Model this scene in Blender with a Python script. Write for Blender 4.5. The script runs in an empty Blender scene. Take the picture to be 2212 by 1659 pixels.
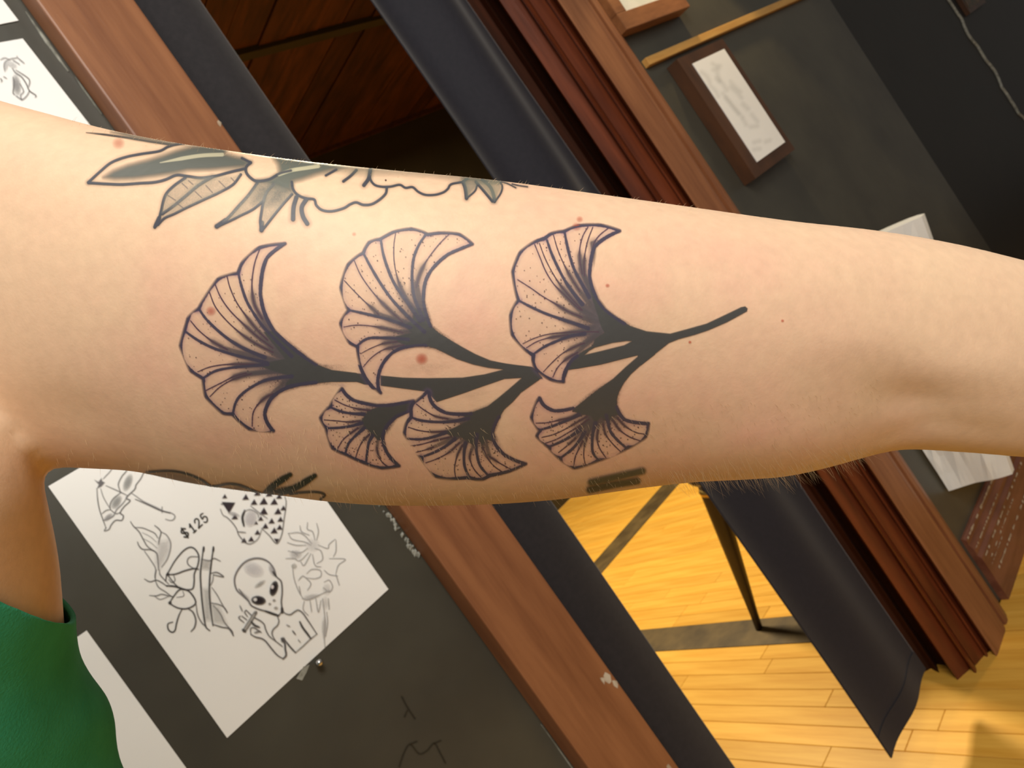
import bpy, bmesh, math, random
import numpy as np
from mathutils import Vector, Matrix
from mathutils.bvhtree import BVHTree

random.seed(7)
rng = np.random.default_rng(7)
scene = bpy.context.scene
COL = scene.collection

# ------------------------------------------------------------------ camera
FPX = 1650.55                      # focal length in pixels of the 2212 x 1659 frame
CX, CY = 1106.0, 829.5
CAMZ = 1.246
roll, pitch, head = [math.radians(a) for a in (34.94, 3.61, 38.27)]
FWD = np.array([math.sin(head) * math.cos(pitch), math.cos(head) * math.cos(pitch), -math.sin(pitch)])
RGT = np.array([math.cos(head), -math.sin(head), 0.0])
UPV = np.cross(RGT, FWD)
CR = math.cos(roll) * RGT - math.sin(roll) * UPV      # picture right
CD = -math.sin(roll) * RGT - math.cos(roll) * UPV     # picture down
CAM = np.array([0.0, -1.0, CAMZ])
cam_data = bpy.data.cameras.new('camera')
cam = bpy.data.objects.new('camera', cam_data)
COL.objects.link(cam)
cam_data.sensor_width = 36.0
cam_data.lens = 36.0 * FPX / 2212.0
cam_data.clip_start = 0.01
cam_data.clip_end = 60
m = Matrix.Identity(4)
for i in range(3):
    m[i][0], m[i][1], m[i][2], m[i][3] = CR[i], -CD[i], -FWD[i], CAM[i]
cam.matrix_world = m
cam_data.dof.use_dof = True
cam_data.dof.focus_distance = 0.222
cam_data.dof.aperture_fstop = 38.0
scene.camera = cam

# ------------------------------------------------------------------ world, lamps, exposure
world = bpy.data.worlds.new('world')
scene.world = world
world.use_nodes = True
bg = world.node_tree.nodes['Background']
bg.inputs['Color'].default_value = (1.0, 0.92, 0.82, 1)
bg.inputs['Strength'].default_value = 0.15
scene.view_settings.view_transform = 'Standard'
scene.view_settings.look = 'None'
scene.view_settings.exposure = 0.0
scene.view_settings.gamma = 1.0
scene.view_settings.use_curve_mapping = False


def area_light(name, loc, target, sx, sy, power, col):
    d = bpy.data.lights.new(name, 'AREA')
    d.shape = 'RECTANGLE'
    d.size, d.size_y, d.energy, d.color = sx, sy, power, col
    o = bpy.data.objects.new(name, d)
    COL.objects.link(o)
    o.location = loc
    v = Vector(target) - Vector(loc)
    o.rotation_euler = v.to_track_quat('-Z', 'Y').to_euler()
    return o


area_light('studio_ceiling_light', (0.2, -1.6, 2.7), (0.1, -0.8, 1.2), 0.9, 0.7, 30, (1.0, 0.95, 0.87))
area_light('frontal_fill_light', (-0.85, -2.65, 2.35), (0.1, -0.8, 1.2), 1.4, 0.9, 40, (1.0, 0.95, 0.88))  # added frontal fill for the arm, no known lamp here
area_light('far_room_ceiling_light', (2.2, 1.7, 2.8), (2.2, 1.6, 0), 0.5, 0.5, 135, (1.0, 0.84, 0.56))
wl = bpy.data.lights.new('picture_light', 'SPOT')
wl.energy, wl.color, wl.spot_size, wl.shadow_soft_size = 20.0, (1.0, 0.72, 0.34), 1.3, 0.03
wlo = bpy.data.objects.new('picture_light', wl)
COL.objects.link(wlo)
wlo.location = (1.95, -0.16, 2.12)
wlo.rotation_euler = (Vector((1.85, -0.02, 1.5)) - Vector(wlo.location)).to_track_quat('-Z', 'Y').to_euler()


# ------------------------------------------------------------------ view geometry helpers (used to measure positions)
def ray(x, y):
    return FWD + (x - CX) / FPX * CR + (y - CY) / FPX * CD


def on_wall(x, y, Y=0.0):
    d = ray(x, y)
    return CAM + (Y - CAM[1]) / d[1] * d


def proj(p):
    q = np.asarray(p, float) - CAM
    z = q @ FWD
    return np.stack([CX + FPX * (q @ CR) / z, CY + FPX * (q @ CD) / z], -1)


# ------------------------------------------------------------------ materials
def srgb(r, g, b):
    f = lambda c: (c / 12.92 if c <= 0.04045 else ((c + 0.055) / 1.055) ** 2.4)
    return tuple(f(v / 255.0) for v in (r, g, b)) + (1,)


MATS = {}


def mat(name, c1, c2=None, scale=8, stretch=(1, 1, 1), rough=0.5, spec=0.5, bump=0.0, bscale=60, detail=4, rand=0.0,
        contrast=(0.35, 0.65), coat=0.0, sheen=0.0, bdist=0.002, rough2=None, metal=0.0):
    m = bpy.data.materials.new(name)
    m.use_nodes = True
    nt = m.node_tree
    N, L = nt.nodes, nt.links
    p = N['Principled BSDF']
    p.inputs['Roughness'].default_value = rough
    p.inputs['Specular IOR Level'].default_value = spec
    p.inputs['Metallic'].default_value = metal
    p.inputs['Coat Weight'].default_value = coat
    p.inputs['Sheen Weight'].default_value = sheen
    tc = N.new('ShaderNodeTexCoord')
    mp = N.new('ShaderNodeMapping')
    mp.inputs['Scale'].default_value = stretch
    L.new(tc.outputs['Object'], mp.inputs['Vector'])
    col = None
    if c2 is not None:
        nz = N.new('ShaderNodeTexNoise')
        nz.inputs['Scale'].default_value = scale
        nz.inputs['Detail'].default_value = detail
        nz.inputs['Roughness'].default_value = 0.6
        L.new(mp.outputs['Vector'], nz.inputs['Vector'])
        rp = N.new('ShaderNodeValToRGB')
        rp.color_ramp.elements[0].position, rp.color_ramp.elements[1].position = contrast
        rp.color_ramp.elements[0].color, rp.color_ramp.elements[1].color = c1, c2
        L.new(nz.outputs['Fac'], rp.inputs['Fac'])
        col = rp.outputs['Color']
        if rough2 is not None:
            mr = N.new('ShaderNodeMapRange')
            mr.inputs['To Min'].default_value, mr.inputs['To Max'].default_value = rough, rough2
            L.new(nz.outputs['Fac'], mr.inputs['Value'])
            L.new(mr.outputs['Result'], p.inputs['Roughness'])
    if rand > 0:
        oi = N.new('ShaderNodeObjectInfo')
        mr = N.new('ShaderNodeMapRange')
        mr.inputs['To Min'].default_value, mr.inputs['To Max'].default_value = 1 - rand, 1 + rand
        L.new(oi.outputs['Random'], mr.inputs['Value'])
        hs = N.new('ShaderNodeHueSaturation')
        if col is None:
            hs.inputs['Color'].default_value = c1
        else:
            L.new(col, hs.inputs['Color'])
        L.new(mr.outputs['Result'], hs.inputs['Value'])
        col = hs.outputs['Color']
    if col is None:
        p.inputs['Base Color'].default_value = c1
    else:
        L.new(col, p.inputs['Base Color'])
    if bump > 0:
        nb = N.new('ShaderNodeTexNoise')
        nb.inputs['Scale'].default_value = bscale
        nb.inputs['Detail'].default_value = 3
        L.new(mp.outputs['Vector'], nb.inputs['Vector'])
        b = N.new('ShaderNodeBump')
        b.inputs['Strength'].default_value = bump
        b.inputs['Distance'].default_value = bdist
        L.new(nb.outputs['Fac'], b.inputs['Height'])
        L.new(b.outputs['Normal'], p.inputs['Normal'])
    MATS[name] = m
    return m


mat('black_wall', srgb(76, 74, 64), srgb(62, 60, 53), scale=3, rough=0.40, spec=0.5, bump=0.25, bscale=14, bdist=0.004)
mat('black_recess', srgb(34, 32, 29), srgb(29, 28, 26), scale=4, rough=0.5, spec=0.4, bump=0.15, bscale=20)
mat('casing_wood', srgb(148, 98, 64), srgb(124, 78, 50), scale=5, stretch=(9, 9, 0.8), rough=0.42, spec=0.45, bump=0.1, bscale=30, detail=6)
mat('shaded_casing_wood', srgb(112, 54, 28), srgb(80, 36, 18), scale=5, stretch=(8, 8, 0.7), rough=0.34, spec=0.5, bump=0.08, bscale=30, detail=6, coat=0.0)  # casing wood darkened in colour for the weaker light on the inner bands
mat('shaded_jamb_wood', srgb(64, 32, 18), srgb(44, 22, 12), scale=5, stretch=(8, 8, 0.7), rough=0.75, spec=0.1)  # the shadow on the jamb is put into this dark wood colour
mat('baseboard_wood', srgb(128, 82, 62), srgb(104, 62, 46), scale=5, stretch=(0.8, 6, 6), rough=0.36, spec=0.5, bump=0.1, bscale=25)
mat('scuff', srgb(196, 184, 164), srgb(160, 140, 116), scale=60, rough=0.7)
mat('plank_wood', srgb(226, 176, 78), srgb(208, 152, 56), scale=3, stretch=(14, 1.0, 14), rough=0.38, spec=0.5, bump=0.05, bscale=20, rand=0.09, detail=6)
mat('floor_gap', srgb(70, 48, 24), srgb(60, 40, 20), rough=0.8)
mat('dark_board', srgb(100, 82, 50), srgb(70, 56, 34), scale=9, stretch=(1, 1, 1), rough=0.5, detail=5, bump=0.1, bscale=30)
mat('ceiling_wood', srgb(92, 50, 22), srgb(60, 32, 14), scale=4, stretch=(6, 1, 6), rough=0.5, rand=0.25, detail=5)
mat('olive_wall', srgb(58, 48, 24), srgb(50, 41, 20), scale=3, rough=0.7)
mat('curtain_cloth', srgb(32, 31, 40), srgb(27, 27, 36), scale=120, rough=0.75, spec=0.3, sheen=0.12, bump=0.1, bscale=900, bdist=0.0005)
mat('left_curtain_cloth', srgb(40, 37, 40), srgb(34, 32, 35), scale=120, rough=0.8, spec=0.25, sheen=0.2, bump=0.1, bscale=900, bdist=0.0005)
mat('paper', srgb(248, 248, 246), srgb(244, 244, 242), scale=4, rough=0.75, spec=0.2, bump=0.03, bscale=40)
mat('bag_paper', srgb(246, 248, 246), srgb(240, 243, 240), scale=10, rough=0.6, bump=0.15, bscale=26, bdist=0.006)
mat('frame_wood', srgb(150, 100, 62), srgb(124, 80, 48), scale=5, stretch=(2, 8, 8), rough=0.4, bump=0.08)
mat('card_frame_wood', srgb(84, 54, 34), srgb(64, 42, 28), scale=6, stretch=(3, 3, 1), rough=0.45)
mat('rail_wood', srgb(206, 160, 88), srgb(190, 142, 74), scale=6, stretch=(1, 8, 8), rough=0.5)
mat('picture_print', srgb(214, 220, 214), srgb(176, 190, 184), scale=7, rough=0.35, detail=3)
mat('shirt_cloth', srgb(60, 158, 122), srgb(50, 144, 108), scale=30, rough=0.8, spec=0.15, sheen=0.0, bump=0.35, bscale=900, bdist=0.0006)
mat('stool_wood', srgb(66, 50, 26), srgb(46, 34, 18), scale=6, stretch=(4, 4, 1), rough=0.4)
mat('brass', srgb(200, 168, 96), rough=0.35, metal=0.9)
mat('steel', srgb(205, 205, 205), rough=0.25, metal=1.0)
mat('plaster_chip', srgb(172, 172, 162), srgb(120, 120, 110), scale=80, rough=0.9)
mat('hair', srgb(206, 176, 136), rough=0.5)
mat('small_print', srgb(104, 78, 52), srgb(60, 56, 42), scale=30, rough=0.5)
# clear glazing for the picture frame
gm = bpy.data.materials.new('glazing')
gm.use_nodes = True
gp = gm.node_tree.nodes['Principled BSDF']
gp.inputs['Base Color'].default_value = (1, 1, 1, 1)
gp.inputs['Roughness'].default_value = 0.04
gp.inputs['Alpha'].default_value = 0.12
MATS['glazing'] = gm


def skin_material():
    m = bpy.data.materials.new('skin')
    m.use_nodes = True
    nt = m.node_tree
    N, L = nt.nodes, nt.links
    p = N['Principled BSDF']
    tc = N.new('ShaderNodeTexCoord')
    n1 = N.new('ShaderNodeTexNoise')
    n1.inputs['Scale'].default_value = 42
    n1.inputs['Detail'].default_value = 5
    n1.inputs['Roughness'].default_value = 0.55
    L.new(tc.outputs['Object'], n1.inputs['Vector'])
    n2 = N.new('ShaderNodeTexNoise')
    n2.inputs['Scale'].default_value = 260
    n2.inputs['Detail'].default_value = 4
    L.new(tc.outputs['Object'], n2.inputs['Vector'])
    at = N.new('ShaderNodeAttribute')
    at.attribute_name = 'redness'
    # redness mask = attribute plus mottling
    mr = N.new('ShaderNodeMapRange')
    mr.inputs['From Min'].default_value, mr.inputs['From Max'].default_value = 0.36, 0.68
    L.new(n1.outputs['Fac'], mr.inputs['Value'])
    mul = N.new('ShaderNodeMath'); mul.operation = 'MULTIPLY'
    L.new(mr.outputs['Result'], mul.inputs[0])
    add0 = N.new('ShaderNodeMath'); add0.operation = 'MULTIPLY_ADD'
    add0.inputs[1].default_value, add0.inputs[2].default_value = 0.8, 0.18
    L.new(at.outputs['Fac'], add0.inputs[0])
    L.new(add0.outputs[0], mul.inputs[1])
    add = N.new('ShaderNodeMath'); add.operation = 'MULTIPLY_ADD'
    add.inputs[1].default_value = 0.42
    L.new(at.outputs['Fac'], add.inputs[0])
    L.new(mul.outputs[0], add.inputs[2])
    cl = N.new('ShaderNodeClamp')
    L.new(add.outputs[0], cl.inputs['Value'])
    mx = N.new('ShaderNodeMix'); mx.data_type = 'RGBA'
    mx.inputs['A'].default_value = srgb(213, 181, 149)
    mx.inputs['B'].default_value = srgb(213, 166, 142)
    L.new(cl.outputs['Result'], mx.inputs['Factor'])
    # fine pore mottling
    mr2 = N.new('ShaderNodeMapRange')
    mr2.inputs['From Min'].default_value, mr2.inputs['From Max'].default_value = 0.3, 0.7
    mr2.inputs['To Min'].default_value, mr2.inputs['To Max'].default_value = 0.95, 1.04
    L.new(n2.outputs['Fac'], mr2.inputs['Value'])
    hs = N.new('ShaderNodeHueSaturation')
    L.new(mx.outputs['Result'], hs.inputs['Color'])
    L.new(mr2.outputs['Result'], hs.inputs['Value'])
    L.new(hs.outputs['Color'], p.inputs['Base Color'])
    p.inputs['Roughness'].default_value = 0.52
    p.inputs['Specular IOR Level'].default_value = 0.35
    p.inputs['Subsurface Weight'].default_value = 0.06
    p.inputs['Subsurface Radius'].default_value = (1.0, 0.4, 0.22)
    p.inputs['Subsurface Scale'].default_value = 0.004
    nb = N.new('ShaderNodeTexNoise')
    nb.inputs['Scale'].default_value = 900
    nb.inputs['Detail'].default_value = 3
    L.new(tc.outputs['Object'], nb.inputs['Vector'])
    b = N.new('ShaderNodeBump')
    b.inputs['Strength'].default_value = 0.15
    b.inputs['Distance'].default_value = 0.0004
    L.new(nb.outputs['Fac'], b.inputs['Height'])
    L.new(b.outputs['Normal'], p.inputs['Normal'])
    MATS['skin'] = m


skin_material()


def ink_material(name, rough, spec):
    m = bpy.data.materials.new(name)
    m.use_nodes = True
    nt = m.node_tree
    N, L = nt.nodes, nt.links
    p = N['Principled BSDF']
    p.inputs['Roughness'].default_value = rough
    p.inputs['Specular IOR Level'].default_value = spec
    at = N.new('ShaderNodeAttribute')
    at.attribute_name = 'ink'
    L.new(at.outputs['Color'], p.inputs['Base Color'])
    L.new(at.outputs['Alpha'], p.inputs['Alpha'])
    MATS[name] = m


ink_material('tattoo_ink', 0.45, 0.4)
ink_material('pencil_ink', 0.7, 0.2)


# ------------------------------------------------------------------ mesh helpers
def link(o, parent=None):
    COL.objects.link(o)
    if parent is not None:
        o.parent = parent
    return o


def tag(o, label=None, cat=None, group=None, kind=None):
    if label: o['label'] = label
    if cat: o['category'] = cat
    if group: o['group'] = group
    if kind: o['kind'] = kind
    return o


def empty(name, loc=(0, 0, 0)):
    o = bpy.data.objects.new(name, None)
    o.location = loc
    o.empty_display_size = 0.05
    return link(o)


def mobj(name, verts, faces, material, parent=None, smooth=False):
    me = bpy.data.meshes.new(name)
    me.from_pydata([tuple(map(float, v)) for v in verts], [], faces)
    me.update()
    if smooth:
        me.polygons.foreach_set('use_smooth', [True] * len(me.polygons))
    me.materials.append(MATS[material])
    return link(bpy.data.objects.new(name, me), parent)


def bm_obj(name, bm, material, parent=None, smooth=False):
    bmesh.ops.recalc_face_normals(bm, faces=bm.faces)
    me = bpy.data.meshes.new(name)
    bm.to_mesh(me)
    bm.free()
    if smooth:
        me.polygons.foreach_set('use_smooth', [True] * len(me.polygons))
    me.materials.append(MATS[material])
    return link(bpy.data.objects.new(name, me), parent)


def box_bm(bm, a, b, bev=0.0):
    x0, y0, z0 = a
    x1, y1, z1 = b
    vs = [bm.verts.new(v) for v in ((x0, y0, z0), (x1, y0, z0), (x1, y1, z0), (x0, y1, z0), (x0, y0, z1), (x1, y0, z1), (x1, y1, z1), (x0, y1, z1))]
    fs = [bm.faces.new([vs[i] for i in q]) for q in ((0, 3, 2, 1), (4, 5, 6, 7), (0, 1, 5, 4), (1, 2, 6, 5), (2, 3, 7, 6), (3, 0, 4, 7))]
    if bev > 0:
        es = list({e for f in fs for e in f.edges})
        bmesh.ops.bevel(bm, geom=es, offset=bev, segments=2, affect='EDGES', profile=0.6)


def box(name, a, b, material, parent=None, bev=0.0):
    bm = bmesh.new()
    box_bm(bm, a, b, bev)
    return bm_obj(name, bm, material, parent)


def prism_plan(name, pts, z0, z1, material, parent=None, smooth=False, nz=1):
    """closed outline in plan (x, y) extruded from z0 to z1"""
    n = len(pts)
    vs, fs = [], []
    for k in range(nz + 1):
        z = z0 + (z1 - z0) * k / nz
        vs += [(x, y, z) for x, y in pts]
    for k in range(nz):
        for i in range(n):
            j = (i + 1) % n
            fs.append((k * n + i, k * n + j, (k + 1) * n + j, (k + 1) * n + i))
    fs.append(tuple(range(n))[::-1])
    fs.append(tuple(nz * n + i for i in range(n)))
    bm = bmesh.new()
    bv = [bm.verts.new(v) for v in vs]
    for f in fs:
        bm.faces.new([bv[i] for i in f])
    return bm_obj(name, bm, material, parent, smooth)


def tube(bm, pts, radii, seg=10):
    pts = [Vector(p) for p in pts]
    rings = []
    for i, p in enumerate(pts):
        t = (pts[min(i + 1, len(pts) - 1)] - pts[max(i - 1, 0)]).normalized()
        a = t.orthogonal().normalized() if i == 0 else (rings[-1][1] - t * rings[-1][1].dot(t)).normalized()
        b = t.cross(a)
        rings.append(([bm.verts.new(p + (a * math.cos(2 * math.pi * k / seg) + b * math.sin(2 * math.pi * k / seg)) * radii[i]) for k in range(seg)], a))
    for (r0, _), (r1, _) in zip(rings, rings[1:]):
        for k in range(seg):
            bm.faces.new((r0[k], r0[(k + 1) % seg], r1[(k + 1) % seg], r1[k]))
    bm.faces.new(rings[0][0][::-1])
    bm.faces.new(rings[-1][0])


# ------------------------------------------------------------------ the building
WT = 0.14                                              # wall thickness
H0, H1 = 0.0, 2.98
wl_ = box('wall_left', (-1.6, 0.0, 0), (0.60, WT, H1), 'black_wall'); tag(wl_, 'black painted wall with drawing sheets beside the doorway', kind='structure')
wr_ = box('wall_right', (1.56, 0.0, 0), (2.785, WT, H1), 'black_wall', bev=0.006); tag(wr_, 'black painted wall right of the doorway', kind='structure')
wh_ = box('wall_header', (0.60, 0.0, 2.25), (1.56, WT, H1), 'black_wall'); tag(wh_, 'black wall above the doorway', kind='structure')
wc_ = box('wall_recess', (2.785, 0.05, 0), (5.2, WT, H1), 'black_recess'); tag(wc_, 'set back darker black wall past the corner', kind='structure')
wf_ = box('wall_far', (-0.5, 3.3, 0), (7.0, 3.42, H1), 'olive_wall'); tag(wf_, 'dark olive wall of the room beyond', kind='structure')
we_ = box('wall_far_side', (6.2, WT, 0), (6.32, 3.3, H1), 'olive_wall'); tag(we_, 'dark side wall of the room beyond', kind='structure')

# wavy pale paint edge running down the recessed wall
vs, fs = [], []
for k in range(60):
    z = 0.2 + 2.0 * k / 59
    w = 0.014 * math.sin(z * 21) + 0.010 * math.sin(z * 47 + 1) + 0.006 * math.sin(z * 90)
    t = 0.007 + 0.005 * (0.5 + 0.5 * math.sin(z * 33))
    x = 3.98 + w
    vs += [(x - t, 0.049, z), (x - t * 0.3, 0.041, z), (x + t, 0.049, z)]
for k in range(59):
    a = 3 * k
    fs += [(a, a + 1, a + 4, a + 3), (a + 1, a + 2, a + 5, a + 4)]
tag(mobj('trim_3', vs, fs, 'plaster_chip', wc_), 'wavy pale paint edge')

# floor with separate planks running away from the doorway wall
fl = box('floor', (-1.6, -3.0, -0.06), (6.2, 3.3, -0.019), 'floor_gap'); tag(fl, 'yellow maple strip floor', kind='structure')
PW = 0.062
plank_mesh = {}


def plank_me(L):
    if L not in plank_mesh:
        bm = bmesh.new()
        w = PW / 2 - 0.0006
        l = L / 2 - 0.0006
        c = 0.0012
        top = [bm.verts.new(v) for v in ((-w + c, -l + c, 0), (w - c, -l + c, 0), (w - c, l - c, 0), (-w + c, l - c, 0))]
        mid = [bm.verts.new(v) for v in ((-w, -l, -c), (w, -l, -c), (w, l, -c), (-w, l, -c))]
        low = [bm.verts.new(v) for v in ((-w, -l, -0.019), (w, -l, -0.019), (w, l, -0.019), (-w, l, -0.019))]
        bm.faces.new(top)
        for a, b in ((mid, top), (low, mid)):
            for i in range(4):
                bm.faces.new((a[i], a[(i + 1) % 4], b[(i + 1) % 4], b[i]))
        me = bpy.data.meshes.new('plank')
        bm.to_mesh(me)
        bm.free()
        me.materials.append(MATS['plank_wood'])
        plank_mesh[L] = me
    return plank_mesh[L]


S1A, S1B = 1.545, 1.674                                 # dark board along the planks
S2A, S2B = 1.99, 2.16                                   # dark board across the planks
rest = []
shown = 0
LENS = (0.42, 0.6, 0.78, 0.96)


def lay(xc, ya, yb):
    global shown
    y = ya
    while y < yb - 1e-6:
        rem = yb - y
        L = random.choice(LENS)
        if L > rem - 0.15:
            L = rem
        L = round(L, 2)
        if L < 0.02: break
        yc = y + L / 2
        q = proj([(xc + sx * PW / 2, yc + sy * L / 2, 0) for sx in (-1, 1) for sy in (-1, 0, 1)])
        vis = bool(np.any((q[:, 0] > 1150) & (q[:, 0] < 2300) & (q[:, 1] > 1020) & (q[:, 1] < 1760)))
        depth = ((np.array((xc, yc, 0)) - CAM) @ FWD)
        if vis and depth > 0.3 and shown < 300:
            o = bpy.data.objects.new('plank', plank_me(L))
            o.location = (xc, yc, 0)
            link(o, fl)
            shown += 1
        else:
            rest.append((xc, yc, L))
        y += L


x = S1A - PW / 2
while x > -1.6:
    off = random.random() * 0.5
    lay(x, -2.0 - off, 3.3)
    x -= PW
x = S1B + PW / 2
while x < 6.1:
    off = random.random() * 0.5
    lay(x, 0.15 if x > 1.36 else -2.0 - off, S2A)
    lay(x, S2B, 3.3)
    x += PW
x = S1B + PW / 2
while x < 4.5:
    lay(x, -2.2, 0.0)
    x += PW
vs, fs = [], []
for xc, yc, L in rest:
    b = len(vs)
    w, l = PW / 2 - 0.0006, L / 2 - 0.0006
    vs += [(xc - w, yc - l, 0), (xc + w, yc - l, 0), (xc + w, yc + l, 0), (xc - w, yc + l, 0)]
    fs.append((b, b + 1, b + 2, b + 3))
tag(mobj('outer_planks', vs, fs, 'plank_wood', fl), kind='stuff')
box('inlay_board', (S1A + 0.001, WT, -0.019), (S1B - 0.001, 3.3, 0.0008), 'dark_board', fl)
box('inlay_board', (S1A + 0.001, -2.0, -0.019), (S1B - 0.001, -0.001, 0.0004), 'plank_wood', fl)
box('inlay_board', (S1B, S2A + 0.001, -0.019), (6.1, S2B - 0.001, 0.0008), 'dark_board', fl)

# ceiling of the room beyond: boards and two battens
cl = box('ceiling', (-0.5, WT, H1 + 0.02), (6.2, 3.3, H1 + 0.06), 'olive_wall'); tag(cl, 'dark brown board ceiling of the room beyond', kind='structure')
x = 0.2
while x < 5.6:
    w = 0.16 + 0.05 * random.random()
    box('ceiling_board', (x, WT, H1 - 0.012 * random.random()), (x + w - 0.006, 3.3, H1 + 0.02), 'ceiling_wood', cl)
    x += w
box('batten', (-0.5, 1.90, H1 - 0.03), (6.2, 1.96, H1), 'olive_wall', cl)
box('batten', (-0.5, 3.28, H1 - 0.035), (6.2, 3.30, H1), 'ceiling_wood', cl)

# left door casing
t1 = box('trim_1', (0.4745, -0.039, 0), (0.597, 0.0, 2.3), 'casing_wood', bev=0.003); tag(t1, 'flat reddish brown door casing left of the doorway', kind='structure')
vs, fs = [], []
for (z, xx, yy, s) in [(0.73, 0.585, -0.0393, 0.010), (0.735, 0.577, -0.0393, 0.006), (0.715, 0.592, -0.0393, 0.007), (0.56, 0.583, -0.0393, 0.008), (0.545, 0.590, -0.0393, 0.006), (1.72, 0.593, -0.0393, 0.005)]:
    b = len(vs)
    for k in range(6):
        a = k * math.pi / 3
        r = s * (0.6 + 0.7 * random.random())
        vs.append((xx + 0.6 * r * math.cos(a), yy, z + r * math.sin(a)))
    fs.append(tuple(range(b, b + 6)))
tag(mobj('paint_chip', vs, fs, 'scuff', t1), 'pale chips in the varnish')
# crumbling plaster between wall and left casing
vs, fs = [], []
for k in range(46):                                     # crumbs in the seam just below arm height
    z = 1.05 + 0.16 * random.random() ** 1.5
    sz = 0.0012 + 0.0022 * random.random()
    xx = 0.467 + 0.006 * random.random()
    b = len(vs)
    vs += [(xx - sz, -0.0005, z), (xx + sz, -0.0005, z + sz * random.random()), (xx + sz * 0.3, -0.0035, z + sz), (xx + sz, -0.0005, z + 2.4 * sz), (xx - sz * .6, -0.0005, z + 2 * sz)]
    fs += [(b, b + 1, b + 2), (b + 1, b + 3, b + 2), (b + 3, b + 4, b + 2), (b + 4, b, b + 2)]
for za, zb, xa, wd in ((1.700, 1.775, 0.4715, 0.0028), (1.870, 1.965, 0.4700, 0.0024), (1.80, 1.86, 0.4728, 0.0012), (0.55, 0.75, 0.4722, 0.0010)):   # long torn slivers
    b = len(vs)
    n_ = 8
    for k in range(n_ + 1):
        t = k / n_
        w_ = wd * math.sin(math.pi * (0.08 + 0.9 * t)) * (0.8 + 0.4 * random.random())
        z = za + (zb - za) * t
        vs += [(xa - w_, -0.0006, z), (xa, -0.0030, z), (xa + w_, -0.0006, z)]
    for k in range(n_):
        q = b + 3 * k
        fs += [(q, q + 1, q + 4, q + 3), (q + 1, q + 2, q + 5, q + 4)]
tag(mobj('plaster_chip', vs, fs, 'plaster_chip', wl_), 'pale crumbling plaster edge', kind='stuff')

# right door casing: moulded profile, each moulding a part
t2 = empty('trim_2', (1.4, 0, 0)); tag(t2, 'wide moulded red brown door casing right of the doorway', kind='structure')


def P(xw, y):                                           # plan point seen on the wall line at xw, set at depth y
    return (xw * (1 + y), y)


def band(name, pts, material='shaded_casing_wood'):
    o = prism_plan(name, pts, 0, 2.3, material, smooth=False)
    o.parent = t2
    o.matrix_parent_inverse = Matrix.Translation((-1.4, 0, 0))
    return o


band('jamb', [(1.40, 0.14), P(1.285, 0.11), P(1.30, 0.085), P(1.31, 0.10), P(1.335, 0.075), (1.52, 0.075), (1.52, 0.14)], 'shaded_jamb_wood')
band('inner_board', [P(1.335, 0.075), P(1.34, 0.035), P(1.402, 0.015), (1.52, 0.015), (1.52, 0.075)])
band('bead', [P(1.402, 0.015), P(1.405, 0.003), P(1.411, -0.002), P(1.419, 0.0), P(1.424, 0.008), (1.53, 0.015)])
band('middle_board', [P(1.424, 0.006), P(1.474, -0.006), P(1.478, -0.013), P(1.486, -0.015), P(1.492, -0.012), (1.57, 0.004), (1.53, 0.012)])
band('groove_strip', [P(1.492, -0.012), P(1.500, -0.010), P(1.504, -0.016), (1.57, 0.0)], 'shaded_casing_wood')
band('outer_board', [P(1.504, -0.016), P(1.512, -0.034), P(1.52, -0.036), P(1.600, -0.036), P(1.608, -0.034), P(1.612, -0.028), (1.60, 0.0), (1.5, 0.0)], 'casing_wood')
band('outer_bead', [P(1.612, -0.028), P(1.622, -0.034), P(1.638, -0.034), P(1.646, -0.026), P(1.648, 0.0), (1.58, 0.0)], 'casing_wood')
th = box('trim_4', (0.4745, -0.04, 2.3), (1.66, 0.0, 2.44), 'casing_wood', bev=0.003); tag(th, 'brown head casing over the doorway', kind='structure')

# tall baseboard along the right wall
bb = empty('baseboard_right', (1.66, 0, 0)); tag(bb, 'tall glossy brown baseboard with pale scuffs', kind='structure')


def bbprof(name, prof, material):
    bm = bmesh.new()
    a = [bm.verts.new((1.66, y, z)) for y, z in prof]
    b = [bm.verts.new((2.8, y, z)) for y, z in prof]
    n = len(prof)
    for i in range(n):
        j = (i + 1) % n
        bm.faces.new((a[i], b[i], b[j], a[j]))
    bm.faces.new(a[::-1]); bm.faces.new(b)
    o = bm_obj(name, bm, material, bb)
    o.matrix_parent_inverse = Matrix.Translation((-1.66, 0, 0))
    return o


bbprof('cap_moulding', [(0, 0.135), (-0.014, 0.135), (-0.016, 0.15), (-0.010, 0.165), (-0.012, 0.18), (-0.006, 0.186), (0, 0.186)], 'baseboard_wood')
bbprof('skirting_board', [(0, 0), (-0.02, 0), (-0.02, 0.125), (-0.014, 0.135), (0, 0.135)], 'baseboard_wood')
vs, fs = [], []
for z, y, t, x0, x1 in [(0.180, -0.0128, 0.004, 1.66, 2.0), (0.118, -0.0206, 0.0035, 1.68, 2.1), (0.100, -0.0206, 0.003, 1.70, 1.95), (0.150, -0.0166, 0.003, 1.67, 1.9), (0.065, -0.0206, 0.004, 1.70, 2.1), (0.09, -0.0206, 0.002, 1.68, 1.8)]:
    n = 40
    for k in range(n):
        if random.random() < 0.42: continue
        xa, xb = x0 + (x1 - x0) * k / n, x0 + (x1 - x0) * (k + 1) / n
        tt = t * (0.3 + 0.8 * random.random())
        b = len(vs)
        vs += [(xa, y, z - tt), (xb, y, z - tt * 0.7), (xb, y, z + tt * 0.8), (xa, y, z + tt)]
        fs.append((b, b + 1, b + 2, b + 3))
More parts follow.
